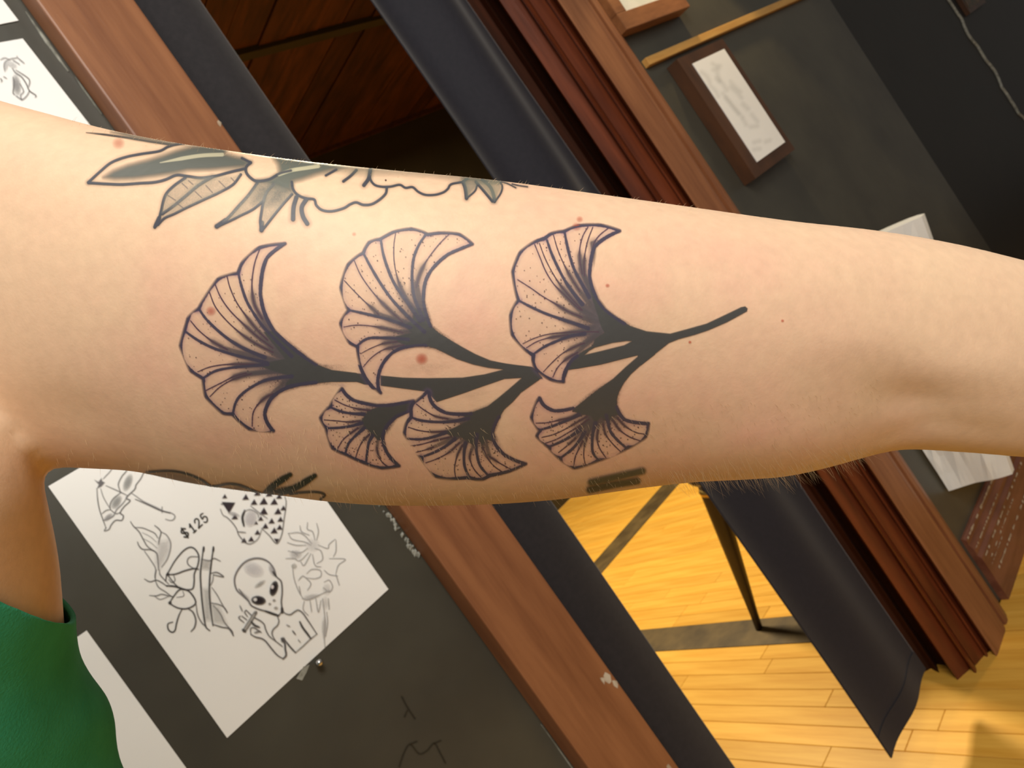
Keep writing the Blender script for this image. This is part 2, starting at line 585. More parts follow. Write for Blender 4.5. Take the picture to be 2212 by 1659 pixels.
o = mobj('scuff_marks', vs, fs, 'scuff', bb); o.matrix_parent_inverse = Matrix.Translation((-1.66, 0, 0)); tag(o, 'pale scuffs along the baseboard')

# pale picture rail on the right wall
pr = box('trim_5', (1.652, -0.016, CAMZ + 0.311), (2.70, 0.0, CAMZ + 0.331), 'rail_wood', bev=0.002); tag(pr, 'narrow pale wooden rail on the black wall', kind='structure')


# ------------------------------------------------------------------ curtains
def curtain(name, x0, x1, yc, z0, z1, waves, amp, material, phase, seed, dip):
    n, nz = 64, 60
    vs, fs = [], []
    r = random.Random(seed)
    ph2 = r.random() * 6
    for side in (0, 1):
        for k in range(nz + 1):
            v = k / nz
            z = z0 + (z1 - z0) * v
            for i in range(n + 1):
                u = i / n
                ampz = amp * (0.5 + 0.75 * z); fold = ampz * math.sin(u * waves * 2 * math.pi + phase + 0.25 * math.sin(z * 2.1)) + 0.25 * ampz * math.sin(u * waves * 5.1 + ph2 + z)
                x = x0 + (x1 - x0) * u + 0.003 * math.sin(z * 5 + u * 3)
                zz = z - (dip * (1 - u) if v < 0.02 else 0)
                vs.append((x, yc + fold + side * 0.003, zz))
    st = (nz + 1) * (n + 1)
    for k in range(nz):
        for i in range(n):
            a = k * (n + 1) + i
            fs.append((a, a + 1, a + n + 2, a + n + 1))
            fs.append((st + a, st + a + n + 1, st + a + n + 2, st + a + 1))
    for k in range(nz):
        for i, fl_ in ((0, 0), (n, 1)):
            a = k * (n + 1) + i
            q = (a, a + n + 1, st + a + n + 1, st + a)
            fs.append(q if not fl_ else q[::-1])
    for i in range(n):
        fs.append((i, st + i, st + i + 1, i + 1))
        a = nz * (n + 1) + i
        fs.append((a, a + 1, st + a + 1, st + a))
    o = mobj('panel', vs, fs, material, smooth=True)
    root = empty(name, ((x0 + x1) / 2, yc, z0))
    o.parent = root
    o.matrix_parent_inverse = Matrix.Translation((-(x0 + x1) / 2, -yc, -z0))
    # hem band around the bottom edge
    hv, hf = [], []
    for k in range(3):
        z = z0 + 0.05 * k / 2
        for i in range(n + 1):
            u = i / n
            ampz = amp * (0.5 + 0.75 * z); fold = ampz * math.sin(u * waves * 2 * math.pi + phase + 0.25 * math.sin(z * 2.1)) + 0.25 * ampz * math.sin(u * waves * 5.1 + ph2 + z)
            x = x0 + (x1 - x0) * u + 0.003 * math.sin(z * 5 + u * 3)
            hv.append((x, yc + fold - 0.0015, z + (0.0005 if k == 0 else 0)))
    for k in range(2):
        for i in range(n):
            a = k * (n + 1) + i
            hf.append((a, a + 1, a + n + 2, a + n + 1))
    h = mobj('hem', hv, hf, material, root, smooth=True)
    h.matrix_parent_inverse = o.matrix_parent_inverse.copy()
    return root


c1 = curtain('curtain', 0.605, 0.727, 0.022, 0.10, 2.2, 0.6, 0.010, 'left_curtain_cloth', 2.2, 3, 0)
tag(c1, 'narrow flat black curtain hanging beside the left door casing', 'curtain', 'black doorway curtains')
c2 = curtain('curtain', 1.052, 1.305, 0.022, 0.106, 2.2, 1.25, 0.012, 'curtain_cloth', 0.3, 5, 0)
tag(c2, 'folded black curtain ending above the floor beside the moulded casing', 'curtain', 'black doorway curtains')
bm = bmesh.new()
tube(bm, [(0.60, 0.022, 2.21), (1.30, 0.022, 2.21)], [0.012, 0.012], 12)
tag(bm_obj('curtain_rod', bm, 'stool_wood', None, True), 'dark curtain rod across the top of the doorway', 'curtain rod')


# ------------------------------------------------------------------ ink drawing on a canvas of picture-size cells
def smooth_line(pts, n=8):
    pts = np.asarray(pts, float)
    if len(pts) < 3:
        t = np.linspace(0, 1, 6)[:, None]
        return pts[0] * (1 - t) + pts[-1] * t
    p = np.vstack([2 * pts[0] - pts[1], pts, 2 * pts[-1] - pts[-2]])
    out = []
    for i in range(len(pts) - 1):
        a, b, c, d = p[i], p[i + 1], p[i + 2], p[i + 3]
        for k in range(n):
            t = k / n
            out.append(0.5 * ((2 * b) + (-a + c) * t + (2 * a - 5 * b + 4 * c - d) * t * t + (-a + 3 * b - 3 * c + d) * t ** 3))
    out.append(pts[-1])
    return np.array(out)


class Canvas:
    def __init__(s, x0, y0, x1, y1, step=1.0):
        s.x0, s.y0, s.step = x0, y0, step
        s.W, s.H = int((x1 - x0) / step) + 1, int((y1 - y0) / step) + 1
        s.c = np.zeros((s.H, s.W, 3))
        s.a = np.zeros((s.H, s.W))
        s.T = (0.0, 0.0, 1.0)

    def use(s, ox, oy, sc):
        s.T = (ox, oy, sc)

    def tr(s, pts):
        ox, oy, sc = s.T
        return [(ox + sc * p[0], oy + sc * p[1]) for p in pts]

    def win(s, xa, ya, xb, yb):
        i0, i1 = max(0, int((xa - s.x0) / s.step)), min(s.W, int((xb - s.x0) / s.step) + 2)
        j0, j1 = max(0, int((ya - s.y0) / s.step)), min(s.H, int((yb - s.y0) / s.step) + 2)
        if i1 <= i0 or j1 <= j0: return None
        X, Y = np.meshgrid(s.x0 + s.step * np.arange(i0, i1), s.y0 + s.step * np.arange(j0, j1))
        return (slice(j0, j1), slice(i0, i1)), X, Y

    def over(s, sl, m, col):
        col = np.array(srgb(*col)[:3])
        a, c = s.a[sl], s.c[sl]
        na = m + a * (1 - m)
        s.c[sl] = np.where(na[..., None] > 1e-5, (col * m[..., None] + c * (a * (1 - m))[..., None]) / np.maximum(na, 1e-5)[..., None], col)
        s.a[sl] = na

    def stroke(s, pts, w, col, alpha=1.0, soft=1.2, taper=(1, 1), n=8, raw=False, wob=0.0):
        P_ = smooth_line(pts if raw else s.tr(pts), n)
        if len(P_) < 2: return
        ws = np.interp(np.linspace(0, 1, len(P_)), [0, 0.25, 0.75, 1], [taper[0], 1, 1, taper[1]]) * w / 2
        if wob: ws = ws * (1 + wob * rng.standard_normal(len(P_)))
        pad = w + soft + 2
        r = s.win(P_[:, 0].min() - pad, P_[:, 1].min() - pad, P_[:, 0].max() + pad, P_[:, 1].max() + pad)
        if r is None: return
        sl, X, Y = r
        M = np.zeros(X.shape)
        bx, by = X[0, 0], Y[0, 0]
        for (ax, ay), (cx, cy), wa, wb in zip(P_[:-1], P_[1:], ws[:-1], ws[1:]):
            i0 = max(0, int((min(ax, cx) - pad - bx) / s.step)); i1 = min(X.shape[1], int((max(ax, cx) + pad - bx) / s.step) + 2)
            j0 = max(0, int((min(ay, cy) - pad - by) / s.step)); j1 = min(X.shape[0], int((max(ay, cy) + pad - by) / s.step) + 2)
            if i1 <= i0 or j1 <= j0: continue
            x, y = X[j0:j1, i0:i1], Y[j0:j1, i0:i1]
            dx, dy = cx - ax, cy - ay
            t = np.clip(((x - ax) * dx + (y - ay) * dy) / max(dx * dx + dy * dy, 1e-9), 0, 1)
            d = np.hypot(x - ax - t * dx, y - ay - t * dy) - (wa + (wb - wa) * t)
            v = np.clip(0.5 - d / soft, 0, 1)
            M[j0:j1, i0:i1] = np.maximum(M[j0:j1, i0:i1], v)
        s.over(sl, M * alpha, col)

    def sdf(s, pts, pad):
        P_ = np.asarray(pts, float)
        r = s.win(P_[:, 0].min() - pad, P_[:, 1].min() - pad, P_[:, 0].max() + pad, P_[:, 1].max() + pad)
        if r is None: return None
        sl, X, Y = r
        ins = np.zeros(X.shape, bool)
        D = np.full(X.shape, 1e9)
        for (ax, ay), (cx, cy) in zip(P_, np.roll(P_, -1, 0)):
            dx, dy = cx - ax, cy - ay
            t = np.clip(((X - ax) * dx + (Y - ay) * dy) / max(dx * dx + dy * dy, 1e-9), 0, 1)
            D = np.minimum(D, np.hypot(X - ax - t * dx, Y - ay - t * dy))
            cond = (ay > Y) != (cy > Y)
            if abs(dy) > 1e-9:
                ins ^= cond & (X < ax + (Y - ay) * dx / dy)
        return sl, X, Y, np.where(ins, -D, D)

    def poly(s, pts, col, alpha=1.0, soft=1.5, smooth=0, raw=False, stip=0.0):
        p = pts if raw else s.tr(pts)
        if smooth:
            p = smooth_line(list(p) + [p[0]], smooth)[:-1]
        r = s.sdf(p, soft + 2)
        if r is None: return
        sl, X, Y, D = r
        v = np.clip(0.5 - D / soft, 0, 1) * alpha
        if stip:
            v = v * (1 - stip + 2 * stip * blur(rng.random(X.shape), 1))
        s.over(sl, np.clip(v, 0, 1), col)

    def blob(s, c, rx, ry, rot, col, alpha, power=1.0, stip=0.0, raw=False):
        ox, oy, sc = (0, 0, 1) if raw else s.T
        x0, y0 = ox + sc * c[0], oy + sc * c[1]
        rx, ry = rx * sc, ry * sc
        R = max(rx, ry) * 1.05
        r = s.win(x0 - R, y0 - R, x0 + R, y0 + R)
        if r is None: return
        sl, X, Y = r
        ca, sa = math.cos(rot), math.sin(rot)
        u = ((X - x0) * ca + (Y - y0) * sa) / rx
        v = (-(X - x0) * sa + (Y - y0) * ca) / ry
        k = np.clip(1 - (u * u + v * v), 0, 1) ** power * alpha
        if stip:
            k = k * (1 - stip) + stip * k * 2 * (blur(rng.random(X.shape), 1) > 0.52)
        s.over(sl, np.clip(k, 0, 1), col)

    def dots(s, poly_pts, n, r, col, alpha, toward=None, power=1.6):
        """hand-poked dots inside a polygon, denser toward a point"""
        p = np.array(s.tr(poly_pts))
        tw = np.array(s.tr([toward])[0]) if toward is not None else None
        lo, hi = p.min(0), p.max(0)
        dm = np.linalg.norm(hi - lo)
        made = 0
        for _ in range(n * 12):
            q = lo + (hi - lo) * rng.random(2)
            ins = False
            for (ax, ay), (cx, cy) in zip(p, np.roll(p, -1, 0)):
                if (ay > q[1]) != (cy > q[1]) and q[0] < ax + (q[1] - ay) * (cx - ax) / (cy - ay):
                    ins = not ins
            if not ins: continue
            if tw is not None and rng.random() > np.clip(1.15 - np.linalg.norm(q - tw) / dm * 1.5, 0.02, 1) ** power: continue
            rr = r * (0.6 + 0.8 * rng.random())
            s.blob(q, rr * 1.5, rr * 1.5, 0, col, alpha * (0.5 + 0.5 * rng.random()), 0.6, raw=True)
            made += 1
            if made >= n: break

    def build(s, name, mapper, parent, material, label=None, cut=0.012):
        """thin pigment layer: one cell per canvas cell that carries ink"""
        on = s.a > cut
        cell = on[:-1, :-1] | on[1:, :-1] | on[:-1, 1:] | on[1:, 1:]
        need = np.zeros_like(on)
        need[:-1, :-1] |= cell; need[1:, :-1] |= cell; need[:-1, 1:] |= cell; need[1:, 1:] |= cell
        jj, ii = np.nonzero(need)
        pos, ok = mapper(s.x0 + s.step * ii, s.y0 + s.step * jj)
        idx = np.full(on.shape, -1)
        good = np.nonzero(ok)[0]
        idx[jj[good], ii[good]] = np.arange(len(good))
        cj, ci = np.nonzero(cell)
        q = np.stack([idx[cj, ci], idx[cj + 1, ci], idx[cj + 1, ci + 1], idx[cj, ci + 1]], 1)
        q = q[(q >= 0).all(1)]
        me = bpy.data.meshes.new(name)
        me.vertices.add(len(good))
        me.vertices.foreach_set('co', pos[good].astype(np.float32).ravel())
        me.loops.add(q.size)
        me.polygons.add(len(q))
        me.loops.foreach_set('vertex_index', q.astype(np.int32).ravel())
        me.polygons.foreach_set('loop_start', np.arange(0, q.size, 4, dtype=np.int32))
        me.polygons.foreach_set('use_smooth', np.ones(len(q), bool))
        me.update(calc_edges=True)
        at = me.color_attributes.new('ink', 'FLOAT_COLOR', 'POINT')
        cc = np.concatenate([s.c, s.a[..., None]], 2)[jj[good], ii[good]]
        at.data.foreach_set('color', cc.astype(np.float32).ravel())
        me.materials.append(MATS[material])
        o = link(bpy.data.objects.new(name, me), parent)
        if label: o['label'] = label
        return o


def blur(a, k):
    for _ in range(k):
        a = (a + np.roll(a, 1, 0) + np.roll(a, -1, 0) + np.roll(a, 1, 1) + np.roll(a, -1, 1)) / 5
    return a * 1.0


# ------------------------------------------------------------------ the person: arm, shoulder, flank and torso as one skin
def c2w(xc, yc, zc):
    return CAM + xc * CR + yc * CD + zc * FWD


def px2w(x, y, z):
    return CAM + z * ray(x, y)


UPX = [-620, -400, -200, 0, 100, 200, 350, 480, 650, 850, 1050, 1300, 1500, 1700, 1900, 2025, 2120, 2212, 2400, 2600]
UPY = [10, 80, 150, 216, 243, 270, 302, 322, 346, 367, 386, 419, 447, 475, 497, 517, 537, 560, 604, 640]
LOX = [-620, -300, 0, 100, 200, 300, 350, 400, 500, 600, 700, 800, 900, 1030, 1200, 1400, 1500, 1600, 1700, 1800, 1860, 1910, 1955, 2000, 2050, 2120, 2212, 2400, 2600]
LOY = [950, 985, 1004, 1009, 1014, 1021, 1032, 1043, 1058, 1071, 1084, 1092, 1094, 1092, 1081, 1054, 1043, 1038, 1031, 1009, 992, 979, 972, 974, 977, 982, 990, 992, 985]
ZX = [-620, 0, 600, 1200, 1800, 2400, 2600]
ZZ = [0.315, 0.283, 0.263, 0.262, 0.271, 0.287, 0.296]


def pchip_like(xs, ys, x):
    xs = np.asarray(xs, float); ys = np.asarray(ys, float)
    m = np.gradient(ys, xs)
    i = np.clip(np.searchsorted(xs, x) - 1, 0, len(xs) - 2)
    h = xs[i + 1] - xs[i]
    t = (x - xs[i]) / h
    return (2 * t**3 - 3 * t**2 + 1) * ys[i] + (t**3 - 2 * t**2 + t) * h * m[i] + (-2 * t**3 + 3 * t**2) * ys[i + 1] + (t**3 - t**2) * h * m[i + 1]


NR = 72
rings = []
for x in np.arange(-620, 2601, 20):
    yu, yl, zc = (float(pchip_like(a, b, x)) for a, b in ((UPX, UPY), (LOX, LOY), (ZX, ZZ)))
    hx = (x - CX) / FPX
    hl = math.sqrt(1 + hx * hx)
    hdir = (FWD + hx * CR) / hl
    t1_, t2_ = math.atan((yu - CY) / FPX / hl), math.atan((yl - CY) / FPX / hl)
    tm, th_ = (t1_ + t2_) / 2, (t2_ - t1_) / 2
    Z = zc * hl
    a = Z * math.sin(th_)
    k = 0.90
    for _ in range(6):
        a = math.tan(th_) * math.sqrt(Z * Z - (k * a) ** 2)
    e2 = math.cos(tm) * hdir + math.sin(tm) * CD
    e1 = -math.sin(tm) * hdir + math.cos(tm) * CD
    c = CAM + Z * e2
    ring = []
    for i in range(NR):
        ph = 2 * math.pi * i / NR
        ring.append(c + a * math.cos(ph) * e1 + k * a * math.sin(ph) * e2)
    rings.append(ring)
last_c = np.mean(rings[-1], 0)
prev_c = np.mean(rings[-6], 0)
fdir = (last_c - prev_c) / np.linalg.norm(last_c - prev_c)
ra = max(np.linalg.norm(np.array(p) - last_c) for p in rings[-1])
for d, f_ in ((0.02, 0.96), (0.05, 0.86), (0.08, 0.74), (0.11, 0.64), (0.13, 0.60), (0.15, 0.62)):       # forearm to wrist
    rings.append([last_c + fdir * d + (np.array(p) - last_c) * f_ for p in rings[-1 - (0)][:]] if False else
                 [last_c + fdir * d + (np.array(p) - last_c) * f_ for p in rings[len(np.arange(-620, 2601, 20)) - 1]])
bm = bmesh.new()
bvr = [[bm.verts.new(p) for p in r] for r in rings]
for r0, r1 in zip(bvr, bvr[1:]):
    for i in range(NR):
        bm.faces.new((r0[i], r0[(i + 1) % NR], r1[(i + 1) % NR], r1[i]))
bm.faces.new(bvr[0][::-1])
bm.faces.new(bvr[-1])


def ball(c, r, scale=(1, 1, 1)):
    res = bmesh.ops.create_icosphere(bm, subdivisions=3, radius=r)
    for v in res['verts']:
        v.co = Vector((v.co.x * scale[0], v.co.y * scale[1], v.co.z * scale[2])) + Vector(c)


def chain(pts, n=10):
    for (c0, r0), (c1, r1) in zip(pts, pts[1:]):
        for k in range(n):
            t = k / n
            ball(np.array(c0) * (1 - t) + np.array(c1) * t, r0 * (1 - t) + r1 * t)
    ball(pts[-1][0], pts[-1][1])


# hand past the frame edge: palm and five bent fingers
wr = last_c + fdir * 0.15
side = CD
palm = wr + fdir * 0.045
for s_ in (-0.026, -0.009, 0.009, 0.026):
    chain([(wr + side * s_ * 0.7, 0.018), (palm + side * s_ + fdir * 0.03, 0.015)], 5)
for s_, L_ in ((-0.030, 0.070), (-0.010, 0.080), (0.010, 0.076), (0.029, 0.060)):
    k0 = palm + fdir * 0.035 + side * s_
    k1 = k0 + fdir * L_ * 0.5 + FWD * -0.012
    k2 = k1 + fdir * L_ * 0.28 + FWD * -0.022
    k3 = k2 + fdir * L_ * 0.16 + FWD * -0.022
    chain([(k0, 0.0100), (k1, 0.0090), (k2, 0.0082), (k3, 0.0072)], 8)
tb0 = wr + fdir * 0.02 - side * 0.026
chain([(tb0, 0.014), (tb0 + fdir * 0.03 - side * 0.022 - FWD * 0.012, 0.011), (tb0 + fdir * 0.055 - side * 0.030 - FWD * 0.026, 0.0085)], 8)
# side of the chest and flank
FH = np.array([FWD[0], FWD[1], 0]); FH /= np.linalg.norm(FH)


def lobe(xr, y, r, d):
    """ball centre whose right outline falls at picture column xr on row y, at distance d from the camera"""
    rowl = math.sqrt(FPX ** 2 + (y - CY) ** 2)
    rf = (FWD * FPX + CD * (y - CY)) / rowl
    th0 = math.atan((xr - CX) / rowl) - math.asin(r / d)
    return CAM + d * (math.cos(th0) * rf + math.sin(th0) * CR)


fl_pts = [(lobe(100, 1112, 0.047, 0.318), 0.047), (lobe(130, 1265, 0.048, 0.33), 0.048), (lobe(136, 1360, 0.049, 0.34), 0.049), (lobe(140, 1450, 0.050, 0.35), 0.050), (lobe(162, 1550, 0.050, 0.365), 0.050), (lobe(200, 1659, 0.050, 0.38), 0.050), (lobe(275, 1900, 0.052, 0.41), 0.052), (lobe(350, 2200, 0.055, 0.46), 0.055)]
chain(fl_pts, 10)
tc_ = CAM - 0.47 * RGT + 0.36 * FH
trs = [(0.74, .165, .115), (0.85, .16, .11), (0.98, .148, .10), (1.1, .152, .105), (1.22, .162, .112), (1.34, .165, .11), (1.42, .15, .095), (1.47, .11, .075), (1.51, .065, .062), (1.56, .056, .058), (1.60, .05, .05)]
trv = []
for z, w, dp in trs:
    trv.append([bm.verts.new(np.array((tc_[0], tc_[1], z)) + w * math.cos(2 * math.pi * i / 48) * RGT + dp * math.sin(2 * math.pi * i / 48) * FH) for i in range(48)])
for r0, r1 in zip(trv, trv[1:]):
    for i in range(48):
        bm.faces.new((r0[i], r0[(i + 1) % 48], r1[(i + 1) % 48], r1[i]))
bm.faces.new(trv[0][::-1])
bm.faces.new(trv[-1])
# shoulder cap
chain([(np.mean(rings[0], 0), 0.062), (np.array((tc_[0], tc_[1], 1.44)) + 0.13 * RGT, 0.062)], 6)
bmesh.ops.recalc_face_normals(bm, faces=bm.faces)
me = bpy.data.meshes.new('body_raw')
bm.to_mesh(me)
bm.free()
tmp = link(bpy.data.objects.new('body_raw', me))
rm = tmp.modifiers.new('r', 'REMESH')
rm.mode = 'VOXEL'
rm.voxel_size = 0.0028
sm = tmp.modifiers.new('s', 'SMOOTH')
sm.factor, sm.iterations = 0.5, 16
dg = bpy.context.evaluated_depsgraph_get()
body_me = bpy.data.meshes.new_from_object(tmp.evaluated_get(dg))
bpy.data.objects.remove(tmp)
n = len(body_me.vertices)
co = np.empty(n * 3, np.float32); body_me.vertices.foreach_get('co', co); co = co.reshape(-1, 3).astype(float)
nr = np.empty(n * 3, np.float32); body_me.vertices.foreach_get('normal', nr); nr = nr.reshape(-1, 3).astype(float)
pq = proj(co)
toward = np.clip(-(nr @ FWD), 0, 1)
disp = np.zeros(n)
# soft hollows and swellings of the muscles: (x, y, rx, ry, turn, metres)
for x, y, rx, ry, rot, amp in [(1985, 868, 85, 40, 0.15, -0.0030), (2080, 925, 110, 22, 0.1, -0.0012), (1960, 935, 80, 22, -0.25, -0.0012), (1700, 960, 190, 50, -0.1, 0.0016),
                               (1560, 620, 420, 110, 0.12, 0.0010), (800, 640, 420, 150, 0.05, 0.0016), (1880, 740, 170, 60, 0.0, 0.0010), (150, 900, 120, 60, 0.2, -0.0016), (2100, 800, 130, 50, 0.1, 0.0012)]:
    ca, sa = math.cos(rot), math.sin(rot)
    u = ((pq[:, 0] - x) * ca + (pq[:, 1] - y) * sa) / rx
    v = (-(pq[:, 0] - x) * sa + (pq[:, 1] - y) * ca) / ry
    disp += amp * np.exp(-(u * u + v * v)) * toward
co += nr * disp[:, None]
body_me.vertices.foreach_set('co', co.astype(np.float32).ravel())
body_me.update()
red = np.zeros(n)
for x, y, rx, ry, a in [(1060, 440, 130, 60, .35), (1420, 590, 190, 100, .55), (650, 640, 100, 150, .45), (1010, 640, 120, 150, .55), (1330, 900, 260, 90, .55), (340, 740, 130, 170, .45),
                        (1560, 860, 260, 90, .45), (900, 800, 400, 120, .45), (600, 960, 300, 60, .5), (1100, 1010, 500, 60, .55), (1650, 640, 260, 130, .25), (1750, 950, 240, 70, .4), (1200, 480, 90, 50, .4), (450, 560, 120, 70, .3)]:
    red += a * np.exp(-(((pq[:, 0] - x) / rx) ** 2 + ((pq[:, 1] - y) / ry) ** 2))
red = np.clip(red, 0, 1)
at = body_me.attributes.new('redness', 'FLOAT', 'POINT')
at.data.foreach_set('value', red.astype(np.float32))
body_me.polygons.foreach_set('use_smooth', np.ones(len(body_me.polygons), bool))
body_me.materials.clear()
body_me.materials.append(MATS['skin'])
person = link(bpy.data.objects.new('person', body_me))
tag(person, 'person in a green sleeveless top holding out a tattooed bare arm', 'person')

# surface lookup for anything laid on the skin
polys = [tuple(p.vertices) for p in body_me.polygons]
BVH = BVHTree.FromPolygons([Vector(v) for v in co], polys)


def cast(x, y):
    d = ray(x, y)
    h = BVH.ray_cast(Vector(CAM), Vector(d).normalized(), 0.6)
    return h[0], h[1]


class SkinMap:
    """positions on the skin for a patch of the arm, from a coarse grid of surface samples"""
    def __init__(s, x0, y0, x1, y1, g=5.0, lift=0.00012):
        s.x0, s.y0, s.g, s.lift = x0, y0, g, lift
        nx, ny = int((x1 - x0) / g) + 3, int((y1 - y0) / g) + 3
        s.p = np.full((ny, nx, 3), np.nan)
        for j in range(ny):
            for i in range(nx):
                h, nn = cast(x0 + i * g, y0 + j * g)
                if h is not None and (h - Vector(CAM)).length < 0.34:
                    s.p[j, i] = np.array(h) - np.array(ray(x0 + i * g, y0 + j * g)) / np.linalg.norm(ray(x0 + i * g, y0 + j * g)) * 0 + np.array(nn) * lift

    def __call__(s, X, Y):
        u, v = (X - s.x0) / s.g, (Y - s.y0) / s.g
        i, j = np.floor(u).astype(int), np.floor(v).astype(int)
        fu, fv = (u - i)[:, None], (v - j)[:, None]
        p = s.p
        out = (p[j, i] * (1 - fu) * (1 - fv) + p[j, i + 1] * fu * (1 - fv) + p[j + 1, i] * (1 - fu) * fv + p[j + 1, i + 1] * fu * fv)
        bad = np.isnan(out[:, 0])
        ok = ~bad
        for k in np.nonzero(bad)[0]:
            h, nn = cast(X[k], Y[k])
            if h is not None and (h - Vector(CAM)).length < 0.34 and nn.dot(Vector(ray(X[k], Y[k]))) < -0.03:
                out[k] = np.array(h) + np.array(nn) * s.lift
                ok[k] = True
        return out, ok


# green sleeveless top: shell over torso and flank below the armhole
bm = bmesh.new()
bm.from_mesh(body_me)
pA, pB, pC = px2w(0, 1306, 0.235), px2w(62, 1338, 0.245), px2w(137, 1350, 0.275)
nrm = Vector(np.cross(np.array(pB) - pA, np.array(pC) - pA)).normalized()
if nrm.z < 0: nrm = -nrm
geom = bm.verts[:] + bm.edges[:] + bm.faces[:]
bmesh.ops.bisect_plane(bm, geom=geom, plane_co=Vector(pB), plane_no=nrm, clear_outer=True)
# keep only torso and flank
keep_lim = CAM - 0.10 * RGT
dead = [v for v in bm.verts if (np.array(v.co) - CAM) @ RGT > -0.135 or v.co.z > 1.6]
bmesh.ops.delete(bm, geom=dead, context='VERTS')
bm.normal_update()
outer = {}
for v in bm.verts:
    z = v.co.z
    w = 0.0030 + 0.0012 * math.sin(v.co.x * 40 + z * 55) * math.sin(z * 31 + v.co.y * 33) + 0.0012 * math.sin(z * 140 + v.co.x * 60)
    w += 0.0025 * min(1, max(0, (1.29 - z) / 0.12))
    outer[v.index] = v.co + v.normal * max(w, 0.002)
for v in bm.verts:
    v.co = outer[v.index]
me = bpy.data.meshes.new('sleeveless_top')
bm.to_mesh(me)
bm.free()
me.polygons.foreach_set('use_smooth', [True] * len(me.polygons))
me.materials.clear()
me.materials.append(MATS['shirt_cloth'])
shirt = link(bpy.data.objects.new('sleeveless_top', me), person)
so = shirt.modifiers.new('thickness', 'SOLIDIFY')
so.thickness, so.offset = 0.0018, -1
shirt['label'] = 'green fabric sleeveless top'

# ------------------------------------------------------------------ tattoos (pigment layers lying on the skin)
BLK, LNE, FIN, PUR, GRN = (68, 68, 67), (64, 60, 76), (78, 58, 70), (118, 88, 140), (66, 70, 68)
ZA, ZB, ZC_, ZD, ZE = (370, 480, .28944), (670, 470, .23507), (1070, 460, .25316), (660, 780, .22604), (1080, 760, .18083)
ZF, ZG, ZH = (170, 260, .23508), (600, 320, .25316), (280, 960, .5425)

LEAVES = []
# each leaf: zoom frame, closed outline of the blade (for tint), outline strokes, thick veins, fine veins, solid black, line widths, shade centre
LEAVES.append((ZA, [(850, 160), (660, 185), (525, 310), (495, 380), (350, 425), (205, 645), (125, 720), (72, 920), (150, 1110), (240, 1170), (260, 1300), (390, 1425), (460, 1435), (580, 1540), (765, 1555), (700, 1430), (800, 1270), (960, 1210), (1000, 1000), (770, 810), (668, 540), (715, 270)],
    [[(850, 160), (760, 165), (660, 190), (580, 240), (525, 310), (500, 375)], [(495, 380), (420, 390), (350, 425), (285, 500), (235, 580), (205, 645)], [(195, 650), (150, 670), (125, 720), (100, 800)],
     [(100, 800), (72, 890), (72, 960), (95, 1040), (150, 1110), (235, 1165)], [(240, 1170), (240, 1230), (260, 1300), (320, 1370), (390, 1425), (460, 1432)], [(460, 1435), (510, 1490), (580, 1540), (660, 1575), (740, 1568), (765, 1555)],
     [(755, 1550), (715, 1490), (700, 1430), (715, 1370), (750, 1310), (800, 1270), (870, 1230), (960, 1210), (1080, 1195)],
     [(845, 163), (770, 215), (715, 270), (685, 350), (670, 450), (668, 540), (685, 640), (720, 730), (770, 810), (850, 890), (960, 980), (1080, 1060)]],
    [[(500, 370), (520, 460), (560, 580), (610, 670), (680, 770), (780, 880), (900, 1000)], [(210, 650), (260, 720), (340, 800), (440, 880), (560, 950), (700, 1010)], [(100, 810), (200, 880), (320, 940), (460, 985), (600, 1020), (720, 1050)],
     [(235, 1165), (330, 1110), (450, 1085), (600, 1070), (720, 1060)], [(460, 1430), (480, 1350), (520, 1290), (600, 1230), (700, 1180), (800, 1160), (900, 1150)]],
    [[(665, 190), (625, 300), (605, 420), (605, 520), (625, 620), (680, 720)], [(415, 395), (440, 490), (490, 600), (560, 700), (640, 800), (720, 880)], [(325, 455), (370, 560), (440, 660), (540, 760), (640, 850), (760, 940)], [(285, 520), (330, 630), (410, 730), (520, 830), (640, 910), (760, 970)],
     [(145, 735), (210, 810), (310, 890), (420, 950)], [(200, 1115), (290, 1080), (400, 1062), (520, 1058), (640, 1060)], [(260, 1255), (370, 1200), (470, 1150), (560, 1125)], [(290, 1300), (370, 1225), (480, 1165), (600, 1130)], [(605, 1520), (610, 1430), (640, 1370), (700, 1310), (760, 1280)]],
    [(690, 820), (770, 810), (850, 890), (960, 980), (1080, 1060), (1200, 1103), (1382, 1125), (1420, 1190), (1200, 1190), (1080, 1200), (960, 1215), (840, 1255), (860, 1200), (900, 1150), (760, 1110), (640, 1062), (740, 1040), (850, 1020), (780, 930)],
    (25, 20, 10), (960, 1090), 420))
